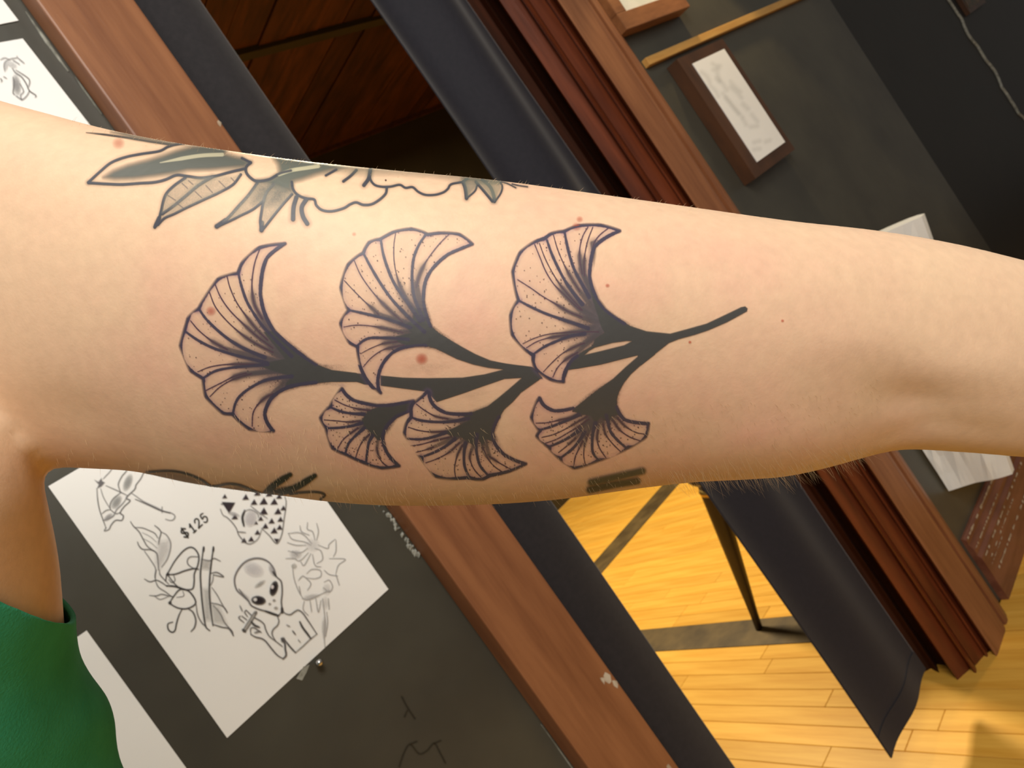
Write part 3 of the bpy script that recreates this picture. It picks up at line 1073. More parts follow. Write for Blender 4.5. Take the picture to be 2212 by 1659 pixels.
LEAVES.append((ZB, [(1490, 245), (1370, 155), (1180, 142), (1080, 155), (930, 105), (760, 135), (640, 200), (540, 230), (485, 325), (350, 430), (283, 640), (355, 850), (280, 970), (370, 1155), (430, 1185), (490, 1440), (650, 1610), (645, 1390), (760, 1240), (950, 1180), (1110, 1000), (1042, 760), (1110, 490), (1270, 340)],
    [[(1490, 243), (1440, 195), (1370, 155), (1280, 140), (1180, 142), (1085, 155)], [(1080, 155), (1020, 120), (930, 105), (840, 112), (760, 135), (690, 170), (640, 200)], [(635, 200), (590, 203), (540, 230), (505, 280), (490, 320)],
     [(485, 325), (420, 360), (350, 430), (300, 530), (283, 640), (290, 740), (320, 810), (355, 850)], [(350, 855), (300, 905), (280, 970), (285, 1040), (320, 1110), (370, 1155), (425, 1185)], [(435, 1185), (438, 1260), (452, 1340), (492, 1440), (550, 1530), (600, 1580), (650, 1610)],
     [(1490, 247), (1380, 290), (1270, 340), (1180, 410), (1110, 490), (1065, 570), (1045, 660), (1042, 760), (1055, 850), (1085, 950), (1110, 1000)], [(640, 1605), (625, 1550), (625, 1470), (645, 1390), (690, 1310), (760, 1240), (850, 1195), (950, 1180), (1060, 1175)]],
    [[(1060, 160), (1000, 250), (955, 360), (938, 480), (938, 600), (955, 720), (990, 820), (1040, 940)], [(650, 210), (670, 330), (710, 460), (770, 600), (850, 720), (930, 830), (1010, 950)], [(490, 330), (560, 460), (650, 610), (750, 750), (850, 860), (950, 960), (1050, 1050)],
     [(355, 850), (450, 870), (580, 900), (700, 930), (820, 970), (920, 1010)], [(430, 1180), (490, 1130), (560, 1105), (680, 1105), (800, 1110), (900, 1120)]],
    [[(1275, 155), (1190, 240), (1110, 340), (1050, 430), (1000, 540), (975, 640)], [(785, 145), (770, 250), (770, 380), (790, 510), (830, 640), (880, 740), (940, 830)], [(405, 395), (460, 520), (540, 640), (640, 760), (740, 860), (850, 960)], [(315, 580), (400, 670), (500, 770), (590, 850), (630, 890)],
     [(310, 1005), (400, 990), (500, 990), (620, 1005), (740, 1030), (850, 1055)], [(465, 1250), (560, 1200), (680, 1155), (800, 1140)], [(490, 1370), (560, 1290), (660, 1220), (760, 1190), (860, 1170)]],
    [(960, 830), (1010, 860), (1050, 860), (1085, 950), (1110, 1000), (1180, 1060), (1280, 1120), (1400, 1190), (1520, 1255), (1650, 1310), (1800, 1345), (2030, 1380), (2090, 1420), (2000, 1440), (1780, 1395), (1640, 1380), (1500, 1350), (1350, 1300), (1250, 1250), (1150, 1200), (1040, 1172), (900, 1180), (800, 1140), (790, 1090), (930, 1060), (860, 985), (940, 950)],
    (28, 25, 10), (1080, 1050), 420))
LEAVES.append((ZC_, [(1060, 155), (900, 105), (720, 108), (580, 158), (470, 180), (350, 240), (210, 340), (148, 500), (195, 745), (130, 870), (145, 1040), (300, 1205), (345, 1330), (470, 1420), (580, 1440), (610, 1320), (760, 1200), (1000, 1000), (870, 740), (805, 540), (850, 290)],
    [[(1060, 153), (990, 125), (900, 105), (810, 100), (720, 108), (650, 125), (585, 158)], [(580, 158), (530, 160), (470, 180), (425, 215)], [(415, 220), (350, 240), (270, 280), (210, 340), (170, 420), (148, 500), (155, 590), (170, 670), (195, 745)],
     [(190, 750), (150, 800), (130, 870), (125, 960), (145, 1040), (190, 1110), (240, 1160), (310, 1205)], [(325, 1210), (322, 1270), (345, 1330), (400, 1380), (470, 1420), (530, 1440), (585, 1440)], [(580, 1440), (585, 1380), (610, 1320), (650, 1260), (700, 1220)],
     [(1060, 156), (980, 190), (900, 240), (850, 290), (825, 350), (810, 440), (805, 540), (825, 640), (870, 740), (930, 820), (1020, 890), (1100, 945)]],
    [[(590, 165), (610, 270), (640, 390), (680, 500), (740, 610), (800, 720)], [(440, 235), (480, 350), (540, 480), (600, 590), (670, 690), (740, 780)], [(205, 750), (300, 800), (420, 855), (560, 905), (680, 945), (790, 985)], [(330, 1200), (420, 1140), (520, 1095), (640, 1050), (760, 1030)]],
    [[(790, 120), (745, 200), (720, 300), (720, 400), (740, 520)], [(830, 125), (790, 230), (765, 340), (755, 440), (760, 540)], [(965, 130), (890, 190), (845, 250), (830, 300)], [(495, 190), (530, 310), (580, 430), (650, 560), (720, 670)],
     [(335, 270), (380, 380), (430, 500), (500, 610), (590, 700), (680, 790), (730, 830)], [(375, 260), (420, 380), (480, 500), (550, 610), (640, 720), (740, 830)], [(190, 570), (300, 640), (400, 710), (520, 780), (620, 840), (740, 890)],
     [(235, 1115), (330, 1070), (450, 1035), (600, 1020), (760, 1015), (880, 1015)], [(265, 1150), (360, 1095), (480, 1060), (620, 1040)], [(410, 1355), (480, 1280), (570, 1200), (680, 1140), (760, 1110)], [(490, 1400), (530, 1320), (600, 1250), (700, 1190)]],
    [(800, 600), (812, 600), (830, 650), (870, 740), (930, 820), (1020, 890), (1150, 965), (1290, 1010), (1490, 1030), (1640, 990), (1800, 945), (1960, 870), (2095, 805), (2130, 798), (2150, 815), (2145, 840), (1980, 930), (1820, 1000), (1700, 1040), (1560, 1078), (1480, 1110), (1340, 1220), (1240, 1300), (1215, 1212), (1100, 1240), (900, 1290), (700, 1325), (620, 1340), (600, 1400), (590, 1380), (640, 1270), (720, 1195), (830, 1130), (850, 1075), (930, 1020), (900, 970), (880, 900), (860, 840), (830, 750)],
    (27, 23, 10), (950, 960), 420))
LEAVES.append((ZD, [(350, 260), (240, 430), (145, 540), (200, 640), (260, 830), (560, 970), (730, 1020), (895, 1000), (780, 870), (740, 720), (870, 530), (1030, 380), (680, 420), (460, 370)],
    [[(345, 262), (280, 310), (245, 370), (240, 430)], [(235, 435), (175, 470), (145, 540), (160, 600), (200, 640)], [(200, 640), (195, 700), (215, 770), (260, 830), (320, 870), (380, 890), (460, 930), (560, 970)], [(560, 970), (640, 1005), (730, 1020), (820, 1015), (895, 1000)],
     [(350, 262), (390, 320), (460, 370), (560, 400), (680, 420), (800, 420), (920, 400), (1030, 375)], [(895, 998), (830, 940), (780, 870), (750, 800), (740, 720), (760, 650), (800, 590), (870, 530), (980, 480)]],
    [[(240, 440), (340, 480), (450, 500), (560, 505)], [(200, 640), (320, 635), (430, 620), (540, 590)], [(380, 885), (410, 790), (480, 710), (560, 640)], [(580, 960), (590, 870), (605, 780), (640, 710)]],
    [[(280, 370), (380, 420), (500, 455), (620, 470)], [(180, 560), (300, 570), (420, 580), (520, 570)], [(310, 830), (360, 750), (430, 690), (500, 640)], [(480, 920), (510, 830), (550, 760), (610, 700)], [(680, 820), (700, 910), (740, 970), (790, 1010)]],
    [(600, 470), (720, 430), (850, 420), (1000, 385), (1040, 385), (1030, 470), (980, 485), (870, 535), (800, 590), (755, 660), (745, 760), (690, 750), (640, 700), (560, 620), (540, 560)],
    (31, 24, 12), (720, 560), 300))
LEAVES.append((ZD, [(1165, 290), (1010, 440), (945, 680), (1110, 920), (1250, 1100), (1450, 1120), (1700, 1125), (1950, 1050), (2105, 980), (1900, 890), (1790, 680), (1850, 530), (1580, 500), (1340, 490)],
    [[(1165, 290), (1110, 340), (1040, 390), (1010, 440), (1010, 530)], [(1005, 540), (960, 600), (945, 680), (955, 770), (990, 850), (1040, 900), (1110, 920)], [(1110, 925), (1120, 990), (1170, 1050), (1250, 1100), (1350, 1125), (1450, 1120), (1560, 1110)], [(1560, 1110), (1640, 1130), (1700, 1125), (1760, 1090)],
     [(1760, 1090), (1850, 1075), (1950, 1050), (2050, 1010), (2105, 980)], [(1180, 300), (1185, 340), (1210, 400), (1260, 450), (1340, 490), (1450, 505), (1580, 500)], [(2105, 980), (2000, 945), (1900, 890), (1840, 830), (1800, 760), (1790, 680), (1810, 600), (1850, 530)]],
    [[(1010, 535), (1100, 565), (1250, 580), (1400, 575), (1560, 545)], [(975, 740), (1100, 745), (1230, 720), (1340, 680)], [(1110, 915), (1230, 870), (1340, 810), (1430, 740)], [(1560, 1100), (1520, 1000), (1515, 880), (1530, 780)], [(1740, 1085), (1670, 1000), (1640, 900), (1630, 800), (1640, 700)]],
    [[(1060, 410), (1140, 470), (1240, 525), (1360, 550)], [(985, 630), (1080, 660), (1200, 675), (1330, 670)], [(985, 810), (1100, 795), (1230, 760), (1400, 720)], [(1055, 870), (1150, 845), (1220, 820)], [(1150, 970), (1260, 930), (1370, 870), (1470, 780)], [(1435, 1110), (1425, 1020), (1450, 900), (1500, 800)],
     [(1690, 1120), (1610, 1030), (1570, 930), (1580, 860)], [(1900, 1070), (1800, 1000), (1730, 910), (1690, 820)], [(1960, 1030), (1850, 970), (1760, 910)]],
    [(1330, 680), (1450, 620), (1580, 555), (1480, 512), (1590, 490), (1740, 430), (1830, 360), (1950, 260), (2060, 165), (2130, 90), (2230, 180), (2060, 300), (1980, 390), (1900, 460), (1850, 540), (1810, 600), (1790, 680), (1800, 770), (1720, 740), (1690, 800), (1640, 720), (1600, 800), (1540, 760), (1480, 720), (1400, 720)],
    (30, 25, 12), (1680, 620), 380))
LEAVES.append((ZE, [(470, 545), (375, 780), (480, 940), (440, 1000), (590, 1140), (720, 1270), (890, 1385), (1180, 1290), (1530, 1140), (1740, 1010), (1775, 850), (1490, 805), (1395, 660), (1180, 440), (870, 670), (650, 700)],
    [[(467, 550), (420, 610), (390, 690), (375, 780), (390, 860), (440, 920), (480, 940)], [(470, 940), (440, 1000), (460, 1060), (530, 1110), (590, 1140)], [(590, 1140), (600, 1200), (660, 1245), (720, 1270)], [(720, 1270), (740, 1330), (800, 1370), (890, 1385), (1000, 1370), (1090, 1340), (1180, 1290)],
     [(1180, 1290), (1290, 1285), (1390, 1250), (1470, 1190), (1530, 1140)], [(1530, 1140), (1600, 1130), (1680, 1080), (1740, 1010), (1770, 930), (1770, 855)], [(475, 550), (510, 620), (570, 670), (650, 700), (760, 695), (870, 670)], [(1775, 855), (1690, 850), (1580, 835), (1490, 805), (1430, 740), (1395, 660)]],
    [[(480, 930), (600, 895), (720, 850), (840, 800), (940, 750)], [(590, 1130), (720, 1075), (840, 1010), (950, 930)], [(730, 1260), (850, 1170), (930, 1080), (1010, 960)], [(1170, 1285), (1110, 1200), (1100, 1090), (1110, 960), (1140, 850)], [(1500, 1140), (1400, 1050), (1320, 950), (1290, 840), (1270, 760)]],
    [[(430, 850), (560, 845), (700, 815), (820, 790)], [(500, 1020), (640, 985), (780, 920), (900, 850), (1040, 770)], [(540, 1090), (680, 1040), (820, 960), (940, 890), (1060, 800)], [(700, 1200), (800, 1120), (900, 1030)], [(880, 1360), (900, 1250), (950, 1140), (990, 1060)], [(1020, 1350), (1000, 1240), (1010, 1120), (1050, 980)],
     [(1270, 1270), (1190, 1150), (1160, 1040), (1170, 930)], [(1440, 1190), (1340, 1090), (1260, 980), (1230, 860)], [(1670, 1060), (1540, 1010), (1430, 930), (1350, 820)], [(1720, 980), (1620, 960), (1500, 890), (1400, 790)]],
    [(900, 660), (1040, 550), (1180, 440), (1350, 320), (1500, 180), (1640, 60), (1700, -30), (1850, 30), (1680, 160), (1560, 270), (1480, 370), (1420, 480), (1395, 560), (1395, 660), (1440, 750), (1330, 760), (1300, 860), (1250, 800), (1200, 780), (1140, 850), (1080, 760), (960, 740), (860, 705)],
    (38, 32, 15), (1220, 640), 480))

cv = Canvas(372, 468, 1632, 1050, 1.0)
# main stem first; blades are drawn over it
cv.use(0, 0, 1)
cv.poly([(700, 795), (717, 800), (770, 806), (800, 809), (823, 811), (870, 815.5), (924, 816.7), (999, 815.5), (1046, 808.5), (1088, 798), (1110, 795), (1147, 794), (1165, 800), (1172, 816), (1160, 822), (1125.6, 816), (1089.5, 818.4), (1044, 834), (999, 850), (941, 869), (931, 866), (924, 846), (825, 833), (787, 830), (770, 824), (700, 824)], BLK, 0.93, 2.0, raw=True, stip=0.06)
cv.poly([(1228, 797), (1260, 769), (1298, 757), (1366, 741), (1400, 750), (1377, 767), (1348, 774), (1298, 787), (1247, 796)], BLK, 0.93, 2.0, raw=True, stip=0.06)
cv.poly([(1066, 781), (1088, 798), (1120, 812), (1172, 818), (1168, 804), (1148, 792), (1100, 786)], BLK, 0.93, 2.0, raw=True)
for Zf, tint, outl, veins, fine, solid, (w0, w1, w2), sc_, sr_ in LEAVES:
    cv.use(*Zf)
    k = Zf[2]
    # clear the blade area of anything underneath, then tint it
    r = cv.sdf(cv.tr(tint), 1.5)
    sl, X_, Y_, D_ = r
    if Zf in (ZB, ZC_) or outl[0][0][0] == 1165:
        cv.a[sl] *= np.clip(0.5 + D_ / 2, 0, 1)
    cv.poly(tint, (176, 146, 146), 0.08, 5)
    # purple bruise around the lines
    for l in outl: cv.stroke(l, w0 * k * 2.3, PUR, 0.14, 8)
    for l in veins: cv.stroke(l, w1 * k * 2.6, PUR, 0.08, 7)
    for l in fine[::2]: cv.stroke(l, w1 * k * 1.8, PUR, 0.07, 6)
    # stippled shade near the base, running out along the veins
    cv.blob(sc_, sr_, sr_, 0, (84, 72, 74), 0.26, 1.6, stip=0.5)
    cv.blob(sc_, sr_ * 0.62, sr_ * 0.62, 0, (60, 56, 58), 0.5, 1.2, stip=0.5)
    r = cv.sdf(cv.tr(tint), 1.5)
    cv.dots(tint, 230, 1.0, (58, 40, 40), 0.85, toward=sc_)
    for l in veins + fine:                               # lines thicken and run together toward the base
        q = smooth_line(cv.tr(l), 8)
        d_end = np.linalg.norm(q[-1] - np.array(cv.tr([sc_])[0])); d_sta = np.linalg.norm(q[0] - np.array(cv.tr([sc_])[0]))
        if d_end > d_sta: q = q[::-1]
        m_ = int(len(q) * 0.52)
        tail = list(q[m_:]) + [q[-1] + (np.array(cv.tr([sc_])[0]) - q[-1]) * 0.7]
        cv.stroke(tail[::2] + [tail[-1]], w1 * k * (1.5 if k > .23 else 1.15), (70, 67, 70), 0.58 if k > .23 else 0.5, 3.0, taper=(0.12, 1.5), raw=True, n=4)
        cv.stroke(tail[::2] + [tail[-1]], w1 * k * (3.2 if k > .23 else 2.0), (96, 86, 90), 0.24 if k > .23 else 0.16, 9.0, taper=(0.1, 1.3), raw=True, n=4)
    cv.poly(solid, BLK, 0.95, 3.0, smooth=0, stip=0.05)
    for l in fine: cv.stroke(l, w2 * k * 0.92, FIN, 0.95, 1.4, taper=(0.8, 1.2), wob=0.08)
    for l in veins: cv.stroke(l, w1 * k, LNE, 0.93, 2.0, taper=(0.75, 1.5), wob=0.06)
    for l in outl: cv.stroke(l, w0 * k * 1.08, LNE, 0.96, 2.0, wob=0.05)
# shade outside the blades is skin again: keep only ink inside blade/stem neighbourhood
keep = np.zeros_like(cv.a)
for Zf, tint, outl, veins, fine, solid, ww, sc_, sr_ in LEAVES:
    cv.use(*Zf)
    for pl in (tint, solid):
        sl, X_, Y_, D_ = cv.sdf(cv.tr(pl), 9)
        keep[sl] = np.maximum(keep[sl], np.clip(1 - D_ / 7, 0, 1))
for pl in ([(700, 790), (1147, 790), (1172, 820), (941, 872), (920, 850), (700, 828)], [(1222, 797), (1260, 765), (1400, 740), (1377, 770), (1247, 800)]):
    sl, X_, Y_, D_ = cv.sdf(pl, 9)
    keep[sl] = np.maximum(keep[sl], np.clip(1 - D_ / 5, 0, 1))
cv.a *= keep
cv.use(*ZC_)                                            # bare skin left between the two stems
sl, X_, Y_, D_ = cv.sdf(cv.tr([(762, 1210), (800, 1175), (850, 1148), (1000, 1108), (1120, 1092), (1162, 1094), (1100, 1128), (900, 1178)]), 3)
cv.a[sl] *= np.clip(0.5 + D_ / 3, 0.06, 1)
# pale slivers between the stems, faint healing sheen on the solid black
smap = SkinMap(360, 455, 1650, 1065)
gk = cv.build('ginkgo_tattoo', smap, person, 'tattoo_ink', 'black linework tattoo of six ginkgo leaves on one stem')

# older grey flower tattoo along the top of the arm
cv = Canvas(150, 255, 1170, 520, 1.0)
cv.use(*ZF)
GL = (58, 60, 70)
cv.poly([(230, 525), (320, 465), (450, 415), (620, 372), (760, 330), (900, 280), (1050, 240), (1200, 230), (1360, 250), (1350, 310), (1500, 350), (1570, 390), (1520, 430), (1400, 438), (1200, 455), (1000, 460), (850, 490), (700, 512), (500, 535), (330, 540)], (84, 88, 82), 0.88, 14)
cv.poly([(1760, 300), (1900, 310), (2060, 330), (2350, 380), (2500, 400), (2350, 455), (2180, 500), (2050, 545), (1965, 565), (1950, 650), (1880, 640), (1720, 575), (1640, 560), (1760, 545), (1850, 490), (1830, 400)], (92, 98, 90), 0.85, 16)
cv.stroke([(750, 392), (1000, 345), (1150, 325), (1320, 318)], 8, (178, 170, 142), 0.8, 2, taper=(0.2, 1))
cv.stroke([(1840, 500), (1960, 462), (2100, 440), (2200, 425)], 8, (190, 182, 150), 0.8, 2)
for l, w in [([(90, 570), (200, 470), (300, 390), (430, 340), (580, 310), (740, 285), (820, 245), (900, 222), (1000, 212)], 22), ([(90, 575), (250, 585), (400, 590), (550, 580), (700, 570), (800, 545), (900, 505), (1000, 515), (1120, 530), (1250, 515), (1400, 475), (1520, 448)], 24),
             ([(1580, 390), (1540, 430), (1540, 480), (1580, 530), (1640, 560), (1750, 545), (1850, 490), (1950, 465)], 24), ([(1500, 350), (1580, 390)], 22),
             ([(980, 530), (880, 600), (810, 670), (780, 740), (760, 830), (740, 900), (700, 980)], 24), ([(1490, 500), (1420, 590), (1300, 660), (1150, 730), (1000, 800), (880, 860), (790, 900), (730, 960)], 22), ([(1230, 520), (1100, 600), (980, 700), (870, 790), (770, 860)], 26),
             ([(1640, 580), (1560, 690), (1470, 790), (1370, 900), (1270, 975)], 24), ([(1700, 740), (1600, 820), (1480, 880), (1380, 930), (1270, 975)], 22), ([(1790, 590), (1730, 660), (1700, 740), (1680, 850), (1670, 930), (1680, 1010)], 24), ([(1960, 680), (1880, 770), (1790, 880), (1720, 970), (1680, 1015)], 22),
             ([(2000, 710), (1975, 800), (1970, 910)], 38), ([(2090, 730), (2050, 800), (2060, 880), (2100, 950)], 38)]:
    cv.stroke(l, w * 2.2 * .235, (70, 84, 84), 0.18, 7)
    cv.stroke(l, w * .235, GL, 0.9, 2.2)
cv.stroke([(1270, 975), (1350, 920)], 40 * .235, GL, 0.85, 3); cv.stroke([(700, 985), (740, 900)], 36 * .235, GL, 0.85, 3, taper=(.6, 1)); cv.stroke([(1680, 1010), (1685, 940)], 36 * .235, GL, 0.85, 3)
for pl in ([(980, 540), (1230, 520), (870, 790), (770, 850), (800, 690)], [(1230, 530), (1480, 505), (1300, 660), (900, 840), (800, 880), (880, 790)], [(1640, 590), (1790, 590), (1700, 740), (1480, 870), (1330, 930)], [(1800, 590), (1960, 670), (1780, 880), (1690, 960), (1700, 740)]):
    cv.poly(pl, (150, 146, 128), 0.34, 8, stip=0.5)
cv.poly([(1650, 590), (1790, 590), (1710, 720), (1600, 760)], (84, 86, 80), 0.45, 20, stip=0.6)
cv.poly([(1800, 590), (1950, 640), (1850, 760), (1730, 780)], (84, 86, 80), 0.5, 20, stip=0.6)
for l in ([(950, 580), (1000, 625)], [(1010, 555), (1050, 590)], [(820, 690), (890, 735)], [(900, 760), (960, 805)], [(1070, 655), (1130, 710)], [(1170, 600), (1230, 665)], [(1290, 560), (1350, 620)], [(1400, 530), (1440, 570)]):
    cv.stroke(l, 2.0, (90, 80, 84), 0.6, 2)
cv.stroke([(70, 115), (200, 128), (330, 145), (470, 165), (650, 195), (850, 225)], 4, (60, 58, 60), 0.85, 2.5, taper=(0.3, 1))
cv.poly([(300, 110), (420, 105), (600, 145), (800, 180), (1000, 200), (850, 225), (650, 195), (470, 165)], (112, 108, 96), 0.7, 12)
cv.use(*ZG)
for l, w in [([(120, 290), (130, 350), (170, 400), (240, 430), (310, 440), (330, 490), (380, 530), (460, 540), (560, 515), (620, 480), (670, 465), (730, 485), (800, 480), (870, 440), (920, 390), (930, 345)], 20),
             ([(795, 160), (785, 250), (820, 310), (880, 330), (960, 330), (1040, 315), (1090, 340), (1150, 335), (1200, 375), (1260, 400), (1340, 400), (1410, 380), (1450, 350), (1480, 310), (1570, 290), (1620, 262)], 18),
             ([(790, 185), (775, 260), (735, 318)], 30), ([(670, 190), (620, 240), (560, 285)], 22), ([(500, 185), (410, 235)], 18), ([(1580, 290), (1600, 350), (1610, 430)], 28), ([(1610, 430), (1680, 370), (1700, 320)], 14), ([(1690, 290), (1760, 370), (1830, 455)], 22),
             ([(1850, 460), (1900, 390), (1915, 330), (1890, 280)], 14), ([(1740, 265), (1810, 330), (1840, 400), (1848, 455)], 26), ([(1900, 285), (1960, 305), (2030, 340)], 10), ([(2000, 308), (2060, 322), (2130, 332)], 10)]:
    cv.stroke(l, w * 2.2 * .253, (70, 84, 84), 0.18, 7)
    cv.stroke(l, w * .253, GL, 0.9, 2.2)
cv.poly([(1580, 285), (1700, 300), (1690, 340), (1615, 420)], (110, 116, 104), 0.5, 8)
cv.poly([(1700, 290), (1890, 280), (1910, 340), (1850, 450), (1820, 420)], (130, 132, 112), 0.45, 8)
cv.poly([(500, 130), (780, 160), (1100, 190), (1500, 230), (1950, 280), (1600, 275), (1300, 232), (1000, 212), (700, 215), (520, 190)], (110, 114, 100), 0.5, 22)
cv.poly([(1560, 235), (1900, 262), (1880, 300), (1600, 290)], (96, 102, 92), 0.6, 12)
cv.blob((921, 276), 9, 9, 0, (60, 40, 36), 0.9, 0.6)
fm = SkinMap(140, 245, 1185, 535, 3.0)
cv.build('flower_tattoo', fm, person, 'tattoo_ink', 'older grey green leaf and flower tattoo')

# small older tattoos along the underside
cv = Canvas(300, 985, 740, 1100, 1.0)
cv.use(*ZH)
cv.poly([(60, 112), (160, 106), (230, 118), (290, 143), (330, 168), (440, 163), (530, 197), (620, 240), (300, 240), (60, 150)], (78, 60, 38), 0.42, 10)
cv.stroke([(70, 108), (160, 103), (230, 115), (290, 140), (330, 165), (390, 155), (440, 160), (500, 185), (530, 195)], 5, (52, 44, 36), 0.85, 3)
cv.stroke([(540, 188), (590, 150), (640, 118)], 14, (48, 46, 38), 0.92, 4, taper=(0.5, 0.7))
cv.stroke([(600, 195), (670, 165), (738, 122)], 14, (48, 46, 38), 0.92, 4, taper=(0.6, 0.7))
cv.stroke([(560, 190), (640, 175)], 12, (48, 46, 38), 0.8, 5)
cv.stroke([(640, 195), (700, 188), (750, 188), (778, 198), (762, 216)], 5, (52, 44, 36), 0.85, 3)
cv.build('leaf_tattoo', SkinMap(290, 975, 755, 1110, 2.0, 0.0003), person, 'tattoo_ink', 'blurred dark leaf tattoo on the underside')
cv = Canvas(1255, 1000, 1410, 1075, 1.0)
cv.use(*ZE)
for l in ([(1090, 1550), (1400, 1480), (1700, 1415)], [(1075, 1640), (1360, 1580), (1640, 1535)]):
    cv.stroke(l, 92 * .18, (104, 94, 70), 0.5, 6)
    cv.stroke(l, 64 * .18, (72, 74, 64), 0.85, 5)
cv.build('bar_tattoo', SkinMap(1245, 990, 1425, 1090, 2.0, 0.0004), person, 'tattoo_ink', 'two short faded bar tattoos')
# small red spots on the skin
for x, y, r_, a_ in ((456, 672, 9, .5), (911, 775, 11, .6), (256, 310, 11, .35), (1245, 490, 8, .4), (1252, 474, 6, .4), (1312, 617, 4, .5), (1490, 739, 3, .7), (1690, 693, 3, .6), (765, 506, 4, .3)):
    cv = Canvas(x - 18, y - 18, x + 18, y + 18, 1.0)
    cv.blob((x, y), r_ * 1.4, r_ * 1.3, 0, (186, 84, 60), a_, 1.2, raw=True)
    cv.build('skin_spot', SkinMap(x - 22, y - 22, x + 24, y + 24, 6.0), person, 'tattoo_ink')

# fine hairs along the lower edge of the arm
vs, fs = [], []


def strand(p, d, L, r, bend):
    d = d.normalized()
    a = d.orthogonal().normalized()
    b = d.cross(a)
    base = len(vs)
    K = 4
    for k in range(K + 1):
        t = k / K
        c = p + d * (L * t) + bend * (L * t * t)
        rr = r * (1 - 0.85 * t)
        for q in range(3):
            an = 2 * math.pi * q / 3
            vs.append(tuple(c + (a * math.cos(an) + b * math.sin(an)) * rr))
    for k in range(K):
        for q in range(3):
            i = base + 3 * k
            fs.append((i + q, i + (q + 1) % 3, i + 3 + (q + 1) % 3, i + 3 + q))


hr = random.Random(11)
vcr, vcd = Vector(CR), Vector(CD)
for k in range(1300):
    if k < 420:
        x = hr.uniform(1440, 1860) if k < 260 else hr.uniform(120, 1440)
        y = float(np.interp(x, LOX, LOY)) - abs(hr.gauss(0, 22)) - 2
        L = hr.uniform(0.003, 0.0075) if k < 260 else hr.uniform(0.0015, 0.0035)
    elif k < 560:
        x = hr.uniform(150, 1500)
        y = float(np.interp(x, UPX, UPY)) + abs(hr.gauss(0, 8)) + 1.5
        L = hr.uniform(0.001, 0.0022)
    else:
        x = hr.uniform(500, 1900)
        y = float(np.interp(x, LOX, LOY)) - hr.uniform(8, 170)
        L = hr.uniform(0.0015, 0.003)
    h, nn = cast(x, y)
    if h is None or (h - Vector(CAM)).length > 0.34: continue
    d = nn * hr.uniform(0.3, 0.8) + vcr * hr.uniform(0.1, 0.7) + vcd * hr.uniform(0.3, 1.0) * (1 if not 420 <= k < 560 else -0.2)
    strand(h - nn * 0.0002, d, L, 0.000045, vcr * hr.uniform(-0.2, 0.4))
o = mobj('arm_hair', vs, fs, 'hair', person)
tag(o, 'fine pale arm hair', kind='stuff')

# ------------------------------------------------------------------ drawing sheets pinned to the left wall
def sheet(name, corners, label, group='drawing sheets on the black wall', curl=0.0):
    """corners (x, z) in order TL, TR, BR, BL on the wall; thin paper with a faint curl"""
    TL, TR, BR, BL = [np.array(c, float) for c in corners]
    n = 12
    vs, fs = [], []
    for side in (0, 1):
        for j in range(n + 1):
            for i in range(n + 1):
                u, v = i / n, j / n
                p = (TL * (1 - u) + TR * u) * (1 - v) + (BL * (1 - u) + BR * u) * v
                lift = 0.0012 + curl * (max(0, v - 0.6) / 0.4) ** 2 + 0.0004 * math.sin(u * 5 + v * 3)
                vs.append((p[0], -lift + (0.0004 if side else 0), p[1]))
    m_ = n + 1
    st = m_ * m_
    for j in range(n):
        for i in range(n):
            a = j * m_ + i
            fs += [(a, a + m_, a + m_ + 1, a + 1), (st + a, st + a + 1, st + a + m_ + 1, st + a + m_)]
    for i in range(n):
        for a, b in ((i, i + 1), (n * m_ + i + 1, n * m_ + i), ((i + 1) * m_, i * m_), (i * m_ + n, (i + 1) * m_ + n)):
            fs.append((a, b, st + b, st + a))
    o = mobj(name, vs, fs, 'paper', smooth=False)
    return tag(o, label, 'drawing', group)


def wz(x, y):
    p = on_wall(x, y)
    return (p[0], p[2])


shA = sheet('drawing_sheet', [wz(104, 1051), (0.413, CAMZ + 0.156), wz(838, 1273), wz(490, 1594)], 'white drawing sheet with alien, parasol and price')
shB = sheet('drawing_sheet', [(0.175, CAMZ + 0.690), wz(49, 84), (0.458, CAMZ + 0.335), (0.185, CAMZ + 0.335)], 'white drawing sheet with a small pencil sketch above the shoulder')
shC = sheet('drawing_sheet', [(0.17, CAMZ + 1.05), (0.445, CAMZ + 1.05), wz(40, 46), (0.18, CAMZ + 0.703)], 'blank corner of the white sheet at the very top left')
shD = sheet('drawing_sheet', [(-0.17, CAMZ - 0.004), wz(187, 1362), (0.092, CAMZ - 0.345), (-0.175, CAMZ - 0.345)], 'blank white sheet partly behind the green top')


def wall_map(off):
    def f(X, Y):
        D_ = FWD[None] + ((X - CX) / FPX)[:, None] * CR[None] + ((Y - CY) / FPX)[:, None] * CD[None]
        t = (off - CAM[1]) / D_[:, 1]
        return CAM[None] + t[:, None] * D_, np.ones(len(X), bool)
    return f


WM = wall_map(-0.0021)
S1_, S2_, S3_, S4_, S5_ = (180, 1010, .16275), (440, 1040, .18083), (270, 1120, .1688), (480, 1180, .15669), (0, 60, .12658)
INK, GRY, LGT = (58, 56, 58), (96, 94, 96), (150, 150, 152)


def drawing(name, box_, S, lines, parent, label, fills=(), blobs=(), step=1.0):
    c = Canvas(*box_, step)
    c.use(*S)
    for pts, col, al, so in fills: c.poly(pts, col, al, so)
    for b in blobs: c.blob(*b)
    for pts, w, col, al in lines: c.stroke(pts, w, col, al, 1.8, taper=(0.7, 0.7))
    return c, (lambda: c.build(name, WM, parent, 'pencil_ink', label))


